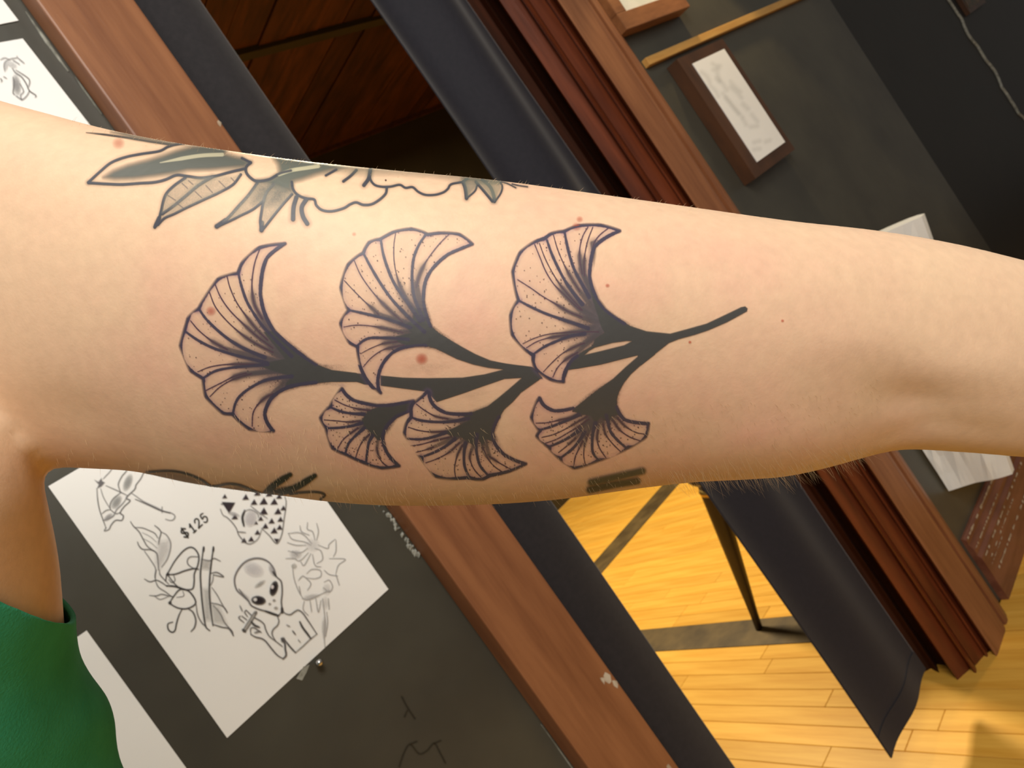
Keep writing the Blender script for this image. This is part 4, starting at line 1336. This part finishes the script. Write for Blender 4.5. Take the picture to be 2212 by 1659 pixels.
# parasol
c, fin = drawing('parasol_drawing', (195, 990, 400, 1160), S1_, [
    ([(265, 150), (300, 110), (360, 45), (420, -60)], 2, GRY, .7), ([(180, 280), (190, 420), (215, 560), (260, 690), (300, 800)], 2.2, GRY, .8), ([(230, 280), (270, 400), (350, 540)], 2.0, LGT, .8), ([(300, 240), (480, 320), (580, 370)], 2.6, GRY, .6),
    ([(500, 330), (400, 410), (355, 490), (360, 560)], 2.6, GRY, .7), ([(490, 320), (465, 220), (510, 120), (560, 60), (620, -20)], 2.6, GRY, .7), ([(250, 610), (300, 570), (350, 560)], 2.4, GRY, .7),
    ([(300, 800), (280, 840), (340, 820), (370, 760), (430, 700), (510, 700), (530, 640), (490, 600), (540, 520), (620, 440), (570, 400), (680, 290), (700, 230), (760, 150), (790, 90), (840, 0)], 2.8, GRY, .75), ([(360, 560), (430, 610), (490, 600)], 2.4, GRY, .7), ([(260, 700), (330, 680), (400, 640), (440, 560), (520, 480), (590, 380)], 2.6, LGT, .9),
    ([(640, 340), (700, 380), (800, 450), (960, 525), (1060, 575), (1160, 600), (1215, 640), (1195, 690), (1150, 700), (1090, 685)], 2.4, LGT, .9), ([(690, 420), (850, 490), (1000, 560), (1060, 580), (1150, 605)], 2.4, GRY, .9), ([(1045, 520), (1045, 600)], 2, GRY, .7)],
    shA, 'pencil drawing of a frilled parasol', [([(150, 165), (200, 190), (240, 140), (250, 180), (285, 200), (240, 250), (180, 280), (205, 225)], (110, 108, 112), .8, 3)],
    [((440, 460), 110, 60, -1.0, (150, 152, 152), .7, .8), ((590, 200), 130, 60, -1.2, (150, 152, 152), .7, .8), ((330, 660), 80, 40, -.7, (150, 148, 150), .6, .8)])
fin()

# price, set upright on the sheet
c = Canvas(380, 1108, 460, 1172, 0.7)
Rv, Uv = np.array((0.735, -0.678)), np.array((-0.575, -0.818))
glyph = {'$': [[(.95, .78), (.7, .95), (.3, .95), (.08, .75), (.3, .55), (.7, .45), (.92, .25), (.7, .05), (.3, .05), (.05, .22)], [(.5, 1.12), (.5, -.12)]], '1': [[(.2, .75), (.55, 1.0), (.55, 0)], [(.2, 0), (.9, 0)]],
         '2': [[(.08, .75), (.25, .97), (.65, 1.0), (.9, .78), (.75, .5), (.1, .02)], [(.1, .02), (.95, .02)]], '5': [[(.9, 1), (.2, 1), (.12, .55), (.5, .64), (.85, .5), (.9, .25), (.65, .02), (.3, 0), (.05, .15)]]}
for ch, (gx, gy), wd, hg, w in (('$', (399, 1151), 13, 20, 3.4), ('1', (415, 1140.5), 10, 19, 3.2), ('2', (427.5, 1129.5), 12, 19, 3.0), ('5', (441, 1118.5), 12, 19, 3.0)):
    for g in glyph[ch]:
        P_ = [np.array((gx, gy)) + Rv * (u - .5) * wd + Uv * (v - .5) * hg for u, v in g]
        if len(P_) > 3: c.stroke(P_, w, (48, 46, 44), .9, 1.8, raw=True, n=5)
        else:
            for a, b in zip(P_, P_[1:]): c.stroke([a, b], w, (48, 46, 44), .9, 1.8, raw=True)
c.build('price_lettering', WM, shA, 'pencil_ink', 'price reading $125')

# loops, leaf and two brushes
c, fin = drawing('leaf_and_loop_drawing', (275, 1118, 512, 1380), S3_, [
    ([(70, 40), (110, 100), (180, 170), (240, 280), (290, 360), (380, 420)], 2.4, GRY, .8), ([(130, 115), (220, 120), (300, 150), (380, 190), (420, 250)], 2.2, GRY, .8), ([(380, 90), (430, 130), (460, 180), (440, 260), (430, 330)], 2.6, GRY, .8), ([(460, 170), (530, 210), (580, 300), (580, 390), (540, 520), (470, 620)], 2.4, LGT, 1),
    ([(160, 300), (180, 350), (230, 395), (330, 400), (400, 440), (420, 520), (430, 660)], 2.6, GRY, .8), ([(250, 420), (320, 520), (390, 640), (385, 760)], 2.2, LGT, 1), ([(400, 660), (385, 720), (390, 790)], 2.4, GRY, .8), ([(440, 660), (450, 720), (510, 790), (560, 840)], 2.2, GRY, .8),
    ([(220, 180), (320, 230), (400, 300)], 1.6, LGT, .7), ([(240, 260), (330, 310), (410, 380)], 1.6, LGT, .7), ([(250, 775), (320, 810), (400, 790), (470, 820), (540, 870)], 2.6, GRY, .8), ([(390, 800), (430, 880), (520, 940), (600, 1000)], 2.2, GRY, .8), ([(315, 985), (400, 990), (470, 970), (560, 990), (620, 1000)], 2.4, GRY, .8), ([(380, 995), (450, 1035), (560, 995)], 2.0, LGT, .9),
    ([(520, 800), (535, 720), (570, 660), (640, 540), (740, 420), (820, 370), (880, 380), (930, 440), (945, 510), (930, 600), (905, 660), (885, 720), (885, 800), (870, 890), (820, 910), (720, 900), (640, 840), (560, 740)], 3.2, INK, .85), ([(530, 720), (650, 710), (760, 670), (880, 640), (940, 650)], 3.4, INK, .85), ([(880, 640), (810, 590), (800, 530), (840, 490), (940, 490)], 2.4, GRY, .8),
    ([(570, 1080), (620, 1000), (700, 910), (800, 920), (870, 990), (905, 1070), (870, 1120), (780, 1155), (680, 1145), (600, 1105), (572, 1082)], 3.4, INK, .85), ([(730, 1160), (690, 1240), (660, 1340), (640, 1430), (600, 1455), (555, 1420), (550, 1350), (610, 1325)], 3.2, INK, .85), ([(800, 1150), (870, 1200), (905, 1300), (890, 1390), (845, 1445)], 3.2, GRY, .9), ([(530, 860), (640, 870), (760, 905)], 4.0, INK, .85), ([(620, 720), (640, 790), (600, 820), (560, 780)], 2.0, GRY, .8), ([(740, 930), (750, 990), (660, 1010)], 2.0, LGT, .9),
    ([(1005, 365), (980, 560), (965, 700), (970, 850), (985, 1050), (1010, 1250), (1035, 1385), (1085, 1435)], 3.4, INK, .9), ([(1132, 365), (1105, 560), (1085, 750), (1080, 950), (1095, 1150), (1125, 1370)], 3.4, INK, .92), ([(1008, 365), (1003, 420)], 4.4, INK, .9), ([(1132, 365), (1128, 420)], 4.4, INK, .9),
    ([(980, 520), (1080, 540), (1140, 510), (1220, 545)], 2.4, GRY, .8), ([(1100, 700), (1180, 690), (1260, 745), (1130, 720)], 2.6, GRY, .85), ([(1110, 880), (1180, 980), (1240, 1090), (1310, 1210)], 2.0, GRY, .8), ([(1100, 1080), (1200, 1100), (1270, 1140), (1310, 1200)], 2.4, GRY, .8), ([(1130, 1110), (1220, 1220), (1280, 1340), (1370, 1440), (1385, 1500)], 2.2, GRY, .8), ([(1125, 1355), (1240, 1390), (1330, 1410), (1388, 1500)], 2.8, GRY, .9), ([(910, 1100), (930, 1230), (980, 1330), (1035, 1385)], 2.6, GRY, .8), ([(1130, 720), (1120, 800), (1090, 860)], 2.2, GRY, .7)],
    shA, 'pencil drawing of loops, leaves and two brushes', [([(430, 300), (560, 280), (560, 420), (440, 640), (400, 560)], (206, 204, 204), .5, 14), ([(980, 530), (1090, 540), (1080, 650), (980, 640)], (190, 188, 184), .6, 10), ([(1000, 900), (1080, 900), (1095, 1300), (1020, 1300)], (190, 190, 188), .5, 12), ([(1100, 1090), (1200, 1130), (1300, 1350), (1130, 1330)], (200, 200, 198), .5, 12)],
    [((575, 1080), 26, 26, 0, INK, .9, .6), ((550, 715), 26, 26, 0, INK, .8, .6)])
fin()

# alien figure
c, fin = drawing('alien_drawing', (500, 1195, 700, 1435), S4_, [
    ([(360, 750), (270, 670), (200, 600), (170, 500), (180, 400), (240, 290), (330, 205), (450, 165), (560, 175), (650, 225), (710, 310), (740, 400)], 3.4, (120, 118, 122), .95), ([(360, 750), (300, 680), (230, 590)], 3.2, GRY, .7), ([(720, 390), (760, 430), (810, 480), (825, 560), (825, 660), (815, 760), (822, 850), (815, 905), (780, 950)], 3.2, GRY, .9), ([(700, 350), (740, 410)], 5, INK, .8),
    ([(360, 750), (400, 815), (500, 865), (620, 900), (720, 940), (780, 955)], 3.2, GRY, .9), ([(600, 895), (700, 930), (775, 955)], 5, INK, .85), ([(825, 850), (828, 915)], 6, INK, .9),
    ([(760, 960), (780, 1030), (760, 1090), (700, 1150), (690, 1220), (740, 1310)], 2.8, GRY, .85), ([(840, 900), (880, 930), (940, 940), (1000, 900), (1050, 880), (1110, 920), (1180, 1020), (1240, 1110), (1305, 1210)], 3.0, GRY, .85), ([(1070, 1040), (1110, 1120), (1170, 1200), (1220, 1270)], 4.6, INK, .85), ([(1305, 1210), (1210, 1285), (1110, 1380), (1010, 1465)], 2.6, GRY, .75), ([(870, 1300), (940, 1390), (1010, 1465)], 3.6, INK, .8),
    ([(815, 1270), (860, 1330), (870, 1420), (880, 1500), (840, 1550)], 4.0, GRY, .95), ([(840, 1550), (760, 1500), (680, 1410), (600, 1310), (540, 1270), (460, 1250), (395, 1215)], 3.2, GRY, .9), ([(740, 1310), (650, 1240), (600, 1150), (580, 1080), (530, 1030), (440, 980), (380, 930), (330, 880)], 2.8, GRY, .85), ([(740, 1310), (830, 1380)], 2.6, GRY, .8),
    ([(245, 820), (275, 890)], 3, LGT, 1), ([(330, 880), (310, 910), (350, 970)], 2.6, GRY, .8), ([(250, 960), (230, 990), (300, 1050)], 2.6, GRY, .85), ([(270, 960), (340, 1015)], 2.4, GRY, .85), ([(300, 1165), (380, 1040), (460, 905)], 7.5, (172, 170, 166), .9), ([(285, 1155), (365, 1030), (445, 900)], 1.8, GRY, .7), ([(320, 1175), (400, 1050), (480, 915)], 1.8, GRY, .7), ([(285, 1150), (315, 1175)], 6, INK, .85), ([(450, 930), (475, 905)], 4, GRY, .8),
    ([(400, 1040), (450, 1090), (510, 1115)], 5, INK, .8), ([(395, 1210), (390, 1140), (430, 1120), (500, 1160), (540, 1190)], 2.6, GRY, .85), ([(450, 1190), (520, 1170)], 4, GRY, .7), ([(970, 1165), (1010, 1215)], 3.4, GRY, .8), ([(1050, 1290), (1075, 1320)], 2.6, LGT, .9), ([(890, 1085), (930, 1105)], 3, LGT, .9)],
    shA, 'pencil drawing of an alien with a raised hand', [([(230, 590), (350, 750), (400, 800), (360, 700)], (190, 190, 192), .6, 6)],
    [((430, 320), 160, 110, .4, (200, 198, 204), .5, .8), ((520, 520), 100, 36, -.6, (150, 150, 148), .6, .9), ((690, 330), 50, 100, -.4, (180, 178, 182), .6, .9), ((500, 745), 104, 64, .12, (44, 38, 42), 1.0, .25), ((712, 580), 56, 108, .28, (44, 38, 42), 1.0, .25), ((455, 735), 30, 28, 0, (236, 236, 236), .95, .5), ((690, 560), 26, 32, 0, (236, 230, 232), .95, .5), ((715, 745), 28, 24, 0, (140, 138, 134), .8, .9), ((655, 795), 24, 22, 0, (150, 148, 144), .8, .9), ((740, 850), 36, 28, 0, (150, 148, 144), .7, .9),
     ((840, 1290), 36, 44, 0, INK, .85, .6)])
fin()

# patterned stocking shape
tri = []
for x, y, r_ in [(295, 300, 80), (600, 250, 40), (715, 240, 50), (840, 245, 45), (950, 320, 34), (885, 360, 44), (715, 360, 50), (680, 445, 32), (810, 475, 38), (915, 455, 36), (625, 495, 24), (735, 535, 38), (905, 550, 36), (840, 590, 42), (640, 610, 34), (480, 705, 34), (565, 690, 36), (870, 705, 32), (370, 425, 38), (500, 190, 40), (250, 180, 30), (780, 150, 40), (640, 140, 40), (900, 180, 36)]:
    up_ = -1 if (x, y) not in ((295, 300), (870, 705)) else 1
    tri.append(([(x - r_, y - up_ * r_ * .7), (x + r_, y - up_ * r_ * .6), (x + r_ * .1, y + up_ * r_)], (56, 46, 54), .92, 2.0))
c, fin = drawing('patterned_drawing', (470, 1050, 625, 1180), S2_, [
    ([(200, 330), (230, 400), (280, 430), (340, 490), (390, 560), (420, 640), (500, 730), (570, 740), (650, 680), (690, 580)], 2.2, GRY, .8), ([(490, 345), (462, 430), (480, 530)], 5, INK, .9), ([(480, 355), (560, 335), (640, 380), (655, 430)], 2.0, LGT, 1), ([(690, 560), (780, 640), (870, 740), (930, 640), (960, 450), (985, 260), (970, 180)], 2.2, GRY, .8), ([(560, 290), (660, 370), (760, 440)], 2, LGT, 1), ([(410, 600), (500, 610)], 2.4, GRY, .8), ([(210, 270), (360, 265)], 3, INK, .8)],
    shA, 'black and white patterned drawing', tri, [((560, 440), 80, 110, .2, (206, 204, 208), .8, .8), ((360, 390), 80, 30, .3, (170, 168, 170), .6, .8)])
fin()

# flower sketch
c, fin = drawing('flower_drawing', (612, 1115, 755, 1400), S2_, [
    (l, 1.9, (160, 160, 162), .85) for l in ([(1010, 620), (1060, 690), (1200, 720), (1280, 760)], [(1010, 620), (1130, 610), (1210, 650), (1290, 740)], [(1150, 530), (1170, 600), (1260, 640)], [(1240, 490), (1240, 570), (1300, 600), (1330, 700)], [(1350, 500), (1370, 600), (1350, 700)], [(1000, 730), (1100, 760), (1220, 760)], [(1010, 830), (1150, 850), (1240, 800)], [(980, 920), (1080, 920), (1150, 945), (1250, 850)], [(1060, 830), (1120, 880)],
    [(1570, 690), (1500, 750), (1480, 800), (1370, 760)], [(1580, 700), (1580, 830), (1550, 900)], [(1500, 920), (1690, 930), (1610, 1000), (1580, 1100)], [(1060, 1000), (1080, 1160), (1130, 1300), (1180, 1390)], [(1580, 1110), (1620, 1240)], [(1440, 1060), (1500, 1110), (1600, 1130)], [(1220, 1150), (1280, 1220), (1240, 1300)], [(1220, 1150), (1330, 1160), (1400, 1130), (1390, 1060), (1290, 1050), (1230, 1100)], [(1130, 1180), (1180, 1130), (1220, 1150)],
    [(1330, 800), (1400, 830), (1420, 930), (1350, 980)], [(1160, 960), (1200, 1000), (1280, 860)], [(1300, 870), (1330, 1000), (1400, 1020)], [(1440, 1200), (1500, 1180), (1540, 1260), (1500, 1320), (1430, 1270)], [(1180, 1400), (1250, 1410), (1350, 1370), (1500, 1300)], [(1200, 1430), (1190, 1530), (1250, 1600)], [(1270, 1420), (1290, 1560)], [(1340, 1400), (1370, 1560), (1400, 1420)], [(1420, 1400), (1440, 1560), (1450, 1700), (1440, 1850), (1450, 1990)], [(1490, 1400), (1500, 1530)], [(1470, 1560), (1480, 1700), (1455, 1850)], [(1140, 1250), (1160, 1350)])],
    shA, 'faint pencil drawing of a spiky flower', [], [((1300, 760), 100, 90, 0, (205, 205, 207), .35, .9), ((1280, 1380), 120, 40, -.2, (186, 184, 184), .5, .9), ((1470, 1290), 60, 80, 0, (200, 198, 198), .35, .9), ((1450, 1450), 50, 90, 0, (200, 198, 198), .35, .9), ((1100, 870), 80, 60, 0, (196, 196, 198), .6, .9), ((1440, 1750), 36, 150, 0, (196, 194, 192), .6, .9), ((1080, 1010), 40, 40, 0, (190, 190, 186), .7, .9)])
fin()

# small sketch on the upper sheet
c, fin = drawing('animal_sketch', (0, 110, 85, 222), S5_, [
    ([(290, 480), (280, 510), (190, 525), (100, 570), (70, 640), (80, 740)], 2.0, GRY, .75), ([(215, 545), (330, 620)], 2.0, LGT, 1), ([(300, 510), (410, 600)], 2.6, LGT, .9), ([(0, 540), (80, 510), (160, 540)], 2.0, LGT, .9), ([(210, 690), (260, 760), (370, 840), (450, 960), (500, 1070), (610, 1150), (600, 1180)], 2.2, INK, .85), ([(270, 720), (400, 800), (490, 870), (505, 930), (490, 1000)], 2.0, INK, .8), ([(500, 1070), (460, 1150), (380, 1220), (300, 1180), (270, 1160)], 2.0, GRY, .85), ([(220, 840), (240, 940), (220, 1100), (250, 1140)], 2.4, GRY, .8), ([(340, 950), (400, 1080), (350, 1150), (370, 1230)], 2.0, GRY, .8), ([(0, 860), (30, 890), (20, 920)], 2.0, INK, .8), ([(60, 830), (110, 860)], 2.0, GRY, .8)],
    shB, 'small pencil sketch', [], [((280, 970), 80, 200, -.15, (150, 150, 150), .75, .9), ((190, 620), 120, 60, .5, (206, 206, 206), .7, .9), ((90, 640), 50, 100, 0, (200, 200, 200), .7, .9)], 0.8)
fin()

# push pin under the big sheet, with a torn scrap of tape
pp = on_wall(684, 1433)
bm = bmesh.new()
tube(bm, [(pp[0], -0.0005, pp[2]), (pp[0], -0.006, pp[2]), (pp[0], -0.007, pp[2]), (pp[0] + .001, -0.011, pp[2]), (pp[0] + .001, -0.013, pp[2])], [0.0015, 0.0025, 0.0045, 0.0042, 0.002], 12)
tag(bm_obj('push_pin', bm, 'steel', None, True), 'small shiny steel pin below the big drawing sheet', 'push pin')
bm = bmesh.new()
pts = [(640, 1466), (655, 1440), (668, 1436), (662, 1452), (652, 1470)]
q = [on_wall(*p) for p in pts]
lo = [bm.verts.new((p[0], -0.0004, p[2])) for p in q]
hi = [bm.verts.new((p[0], -0.0009, p[2])) for p in q]
bm.faces.new(hi); bm.faces.new(lo[::-1])
for i in range(5): bm.faces.new((lo[i], lo[(i + 1) % 5], hi[(i + 1) % 5], hi[i]))
tag(bm_obj('tape_scrap', bm, 'plaster_chip'), 'torn grey scrap of tape left of the steel pin', 'tape')

# hairline cracks in the wall paint below the pin
c = Canvas(840, 1490, 1000, 1658, 1.0)
for l in ([(868, 1505), (880, 1528), (896, 1552)], [(880, 1535), (874, 1548)], [(862, 1658), (872, 1628), (886, 1608), (905, 1628), (922, 1622), (938, 1606), (950, 1625), (962, 1648)], [(886, 1608), (900, 1602)], [(938, 1606), (952, 1600)]):
    c.stroke(l, 4.5, (58, 52, 40), .3, 5, raw=True)
    c.stroke(l, 2.0, (34, 30, 22), .5, 2.5, raw=True)
c.build('paint_crack', wall_map(-0.0003), wl_, 'pencil_ink', 'dark hairline cracks in the paint')

# ------------------------------------------------------------------ things on the right wall and in the room beyond
def frame_bars(root, x0, x1, z0, z1, w, dep, material):
    for nm, a, b in (('frame_rail', (x0, -dep, z0), (x1, -0.001, z0 + w)), ('frame_rail', (x0, -dep, z1 - w), (x1, -0.001, z1)), ('frame_stile', (x0, -dep, z0 + w), (x0 + w, -0.001, z1 - w)), ('frame_stile', (x1 - w, -dep, z0 + w), (x1, -0.001, z1 - w))):
        o = box(nm, a, b, material, root, bev=0.0015)
        o.matrix_parent_inverse = Matrix.Translation(-root.location)


def inset(root, name, a, b, material, label=None):
    o = box(name, a, b, material, root)
    o.matrix_parent_inverse = Matrix.Translation(-root.location)
    if label: o['label'] = label
    return o


# glazed picture, only its lower end is in view
x0, x1, z0, z1 = 1.615, 1.915, CAMZ + 0.398, CAMZ + 0.80
pf = empty('picture_frame', ((x0 + x1) / 2, 0, z0)); tag(pf, 'glazed picture in a light brown frame above the pale rail', 'picture frame')
frame_bars(pf, x0, x1, z0, z1, 0.042, 0.038, 'frame_wood')
inset(pf, 'print', (x0 + 0.042, -0.012, z0 + 0.042), (x1 - 0.042, -0.008, z1 - 0.042), 'picture_print', 'pale blurred print')
inset(pf, 'glazing', (x0 + 0.042, -0.020, z0 + 0.042), (x1 - 0.042, -0.018, z1 - 0.042), 'glazing')
bm = bmesh.new()
for (xa, za), (xb, zb), r_ in (((1.675, 1.70), (1.70, 1.735), .006), ((1.705, 1.74), (1.76, 1.80), .006)):
    tube(bm, [(xa, -0.0125, za), (xb, -0.0125, zb)], [r_ * .5, r_ * .5], 6)
o = bm_obj('white_stroke', bm, 'paper', pf); o.matrix_parent_inverse = Matrix.Translation(-pf.location); o['label'] = 'white diagonal strokes'  # two white diagonal bars behind the glazing
# narrow card in a dark frame
x0, x1, z0, z1 = 1.728, 1.968, CAMZ - 0.046, CAMZ + 0.292
cf = empty('card_frame', ((x0 + x1) / 2, 0, z0)); tag(cf, 'white lettered card in a dark brown frame below the pale rail', 'picture frame')
w_ = 0.034
for nm, a, b in (('frame_rail', (x0, -0.035, z0), (x1, -0.001, z0 + w_)), ('frame_rail', (x0, -0.035, z1 - w_), (x1, -0.001, z1)), ('frame_stile', (x0, -0.035, z0 + w_), (x0 + 0.05, -0.001, z1 - w_)), ('frame_stile', (x1 - 0.03, -0.035, z0 + w_), (x1, -0.001, z1 - w_))):
    inset(cf, nm, a, b, 'card_frame_wood')
card = inset(cf, 'card', (x0 + 0.046, -0.037, z0 + 0.030), (x1 - 0.026, -0.030, z1 - 0.026), 'paper', 'white card')
c = Canvas(1490, 112, 1692, 352, 1.0)
SC_ = (1460, 100, .16883)
c.use(*SC_)
for l, w in [([(330, 330), (390, 380), (430, 450)], 7), ([(470, 220), (520, 260), (480, 300)], 6), ([(560, 250), (530, 330), (560, 440)], 7), ([(440, 500), (500, 560), (540, 640)], 5), ([(520, 410), (600, 480), (650, 560)], 6), ([(700, 520), (780, 590), (840, 660)], 6), ([(640, 660), (720, 760), (800, 860)], 6), ([(860, 740), (920, 800)], 8), ([(970, 870), (1040, 960)], 6), ([(860, 930), (900, 1000)], 6), ([(960, 1030), (1040, 1020)], 6), ([(1000, 1230), (1070, 1210)], 6), ([(1150, 1220), (1200, 1200)], 6), ([(1000, 1320), (1070, 1310)], 6), ([(700, 450), (760, 520), (830, 580)], 5), ([(600, 600), (680, 700), (760, 800), (850, 900)], 5)]:
    c.stroke(l, w, (160, 162, 160), .16, 10)
WMc = wall_map(-0.0374)
lt = c.build('lettering', WMc, cf, 'pencil_ink', 'faint grey handwriting')
lt.matrix_parent_inverse = Matrix.Translation(-cf.location)
# small dark picture past the corner
x0, x1, z0, z1 = 4.075, 4.36, CAMZ - 0.03, CAMZ + 0.36
sp = empty('picture_frame', ((x0 + x1) / 2, 0.05, z0)); tag(sp, 'small dark brown picture at the far right past the wavy edge', 'picture frame')
inset(sp, 'frame', (x0, 0.03, z0), (x1, 0.049, z1), 'card_frame_wood')
inset(sp, 'print', (x0 + 0.02, 0.028, z0 + 0.02), (x1 - 0.02, 0.031, z1 - 0.02), 'small_print')

# crumpled white paper bag hanging by the casing
bm = bmesh.new()
A0, A1 = np.array((1.722, -0.004, 0.285)), np.array(px2w(2186, 1022, 1) - CAM)
def at_x(x, y, X):
    d = ray(x, y); return CAM + (X - CAM[0]) / d[0] * d
B0 = at_x(2187, 1024, 1.742); B1 = at_x(1991, 468, 1.735)
A0 = np.array((1.728, -0.006, 1.246 - 0.962)); A1 = np.array((1.722, -0.02, B1[2] + 0.02))
n = 14
rg = random.Random(4)
nz_ = [[rg.uniform(-1, 1) for _ in range(n + 1)] for _ in range(n + 1)]
def bagp(u, v, thick):
    p = (A0 * (1 - u) + B0 * u) * (1 - v) + (A1 * (1 - u) + B1 * u) * v
    i, j = int(u * n), int(v * n)
    e = 0.0025 * nz_[j][i] * (1 if 0 < i < n and 0 < j < n else 0.3) + 0.006 * math.sin(u * 5 + v * 9) * math.sin(u * math.pi)
    return p + np.array((e + thick * (0.4 + 0.6 * math.sin(u * math.pi) ** 0.5), 0, 0))
g0 = [[bm.verts.new(bagp(i / n, j / n, 0)) for i in range(n + 1)] for j in range(n + 1)]
g1 = [[bm.verts.new(bagp(i / n, j / n, 0.05)) for i in range(n + 1)] for j in range(n + 1)]
for j in range(n):
    for i in range(n):
        bm.faces.new((g0[j][i], g0[j][i + 1], g0[j + 1][i + 1], g0[j + 1][i]))
        bm.faces.new((g1[j][i], g1[j + 1][i], g1[j + 1][i + 1], g1[j][i + 1]))
for i in range(n):
    for q in ((g0[0][i], g1[0][i], g1[0][i + 1], g0[0][i + 1]), (g0[n][i], g0[n][i + 1], g1[n][i + 1], g1[n][i]), (g0[i][0], g0[i + 1][0], g1[i + 1][0], g1[i][0]), (g0[i][n], g1[i][n], g1[i + 1][n], g0[i + 1][n])):
        bm.faces.new(q)
tag(bm_obj('paper_bag', bm, 'bag_paper'), 'crumpled white paper bag hanging on the wall behind the forearm', 'paper bag')

# three legged stool in the room beyond, half behind the curtain
foot = np.array((1.625, 0.737, 0.0)); topp = np.array((1.657, 0.60, 0.487))
sc = np.array((1.70, 0.44, 0.0))
st_ = empty('stool', tuple(sc)); tag(st_, 'dark three legged stool in the far room behind the curtain', 'stool')
def rel(o):
    o.parent = st_
    o.matrix_parent_inverse = Matrix.Translation(-Vector(st_.location))
    return o
hd = topp + (topp - foot) * 0.15
dx = foot[:2] - sc[:2]; R_ = np.linalg.norm(dx); a0 = math.atan2(dx[1], dx[0])
dh = hd[:2] - sc[:2]; Rh = np.linalg.norm(dh); ah = math.atan2(dh[1], dh[0])
for k in range(3):
    f_ = np.array((sc[0] + R_ * math.cos(a0 + k * 2.094), sc[1] + R_ * math.sin(a0 + k * 2.094), 0.0)) if k else foot
    h_ = np.array((sc[0] + Rh * math.cos(ah + k * 2.094), sc[1] + Rh * math.sin(ah + k * 2.094), hd[2])) if k else hd
    if k: f_ = np.array((f_[0], max(f_[1], 0.19), 0.0))
    bm = bmesh.new()
    pts = [f_ * (1 - t) + h_ * t for t in (0, .1, .3, .6, .85, 1)]
    tube(bm, pts, [0.012, 0.013, 0.019, 0.027, 0.033, 0.033], 12)
    leg = rel(bm_obj('leg', bm, 'stool_wood', None, True))
    if k == 0:
        bm = bmesh.new()
        p0, p1 = f_ * .14 + h_ * .86, f_ * .10 + h_ * .90
        tube(bm, [p0, p0 * .5 + p1 * .5, p1], [0.0335, 0.037, 0.0335], 12)
        bm_obj('collar', bm, 'brass', leg, True)
        leg.children[0].matrix_parent_inverse = Matrix.Identity(4)
bm = bmesh.new()
prof = [(0.02, 0.0), (0.15, 0.0), (0.185, 0.008), (0.19, 0.02), (0.18, 0.035), (0.12, 0.04), (0.02, 0.036)]
N_ = 32
rv = [[bm.verts.new((sc[0] + r * math.cos(2 * math.pi * i / N_), sc[1] + r * math.sin(2 * math.pi * i / N_), hd[2] + z)) for i in range(N_)] for r, z in prof]
for r0, r1 in zip(rv, rv[1:]):
    for i in range(N_): bm.faces.new((r0[i], r0[(i + 1) % N_], r1[(i + 1) % N_], r1[i]))
bm.faces.new(rv[0][::-1]); bm.faces.new(rv[-1])
rel(bm_obj('seat', bm, 'stool_wood', None, True))
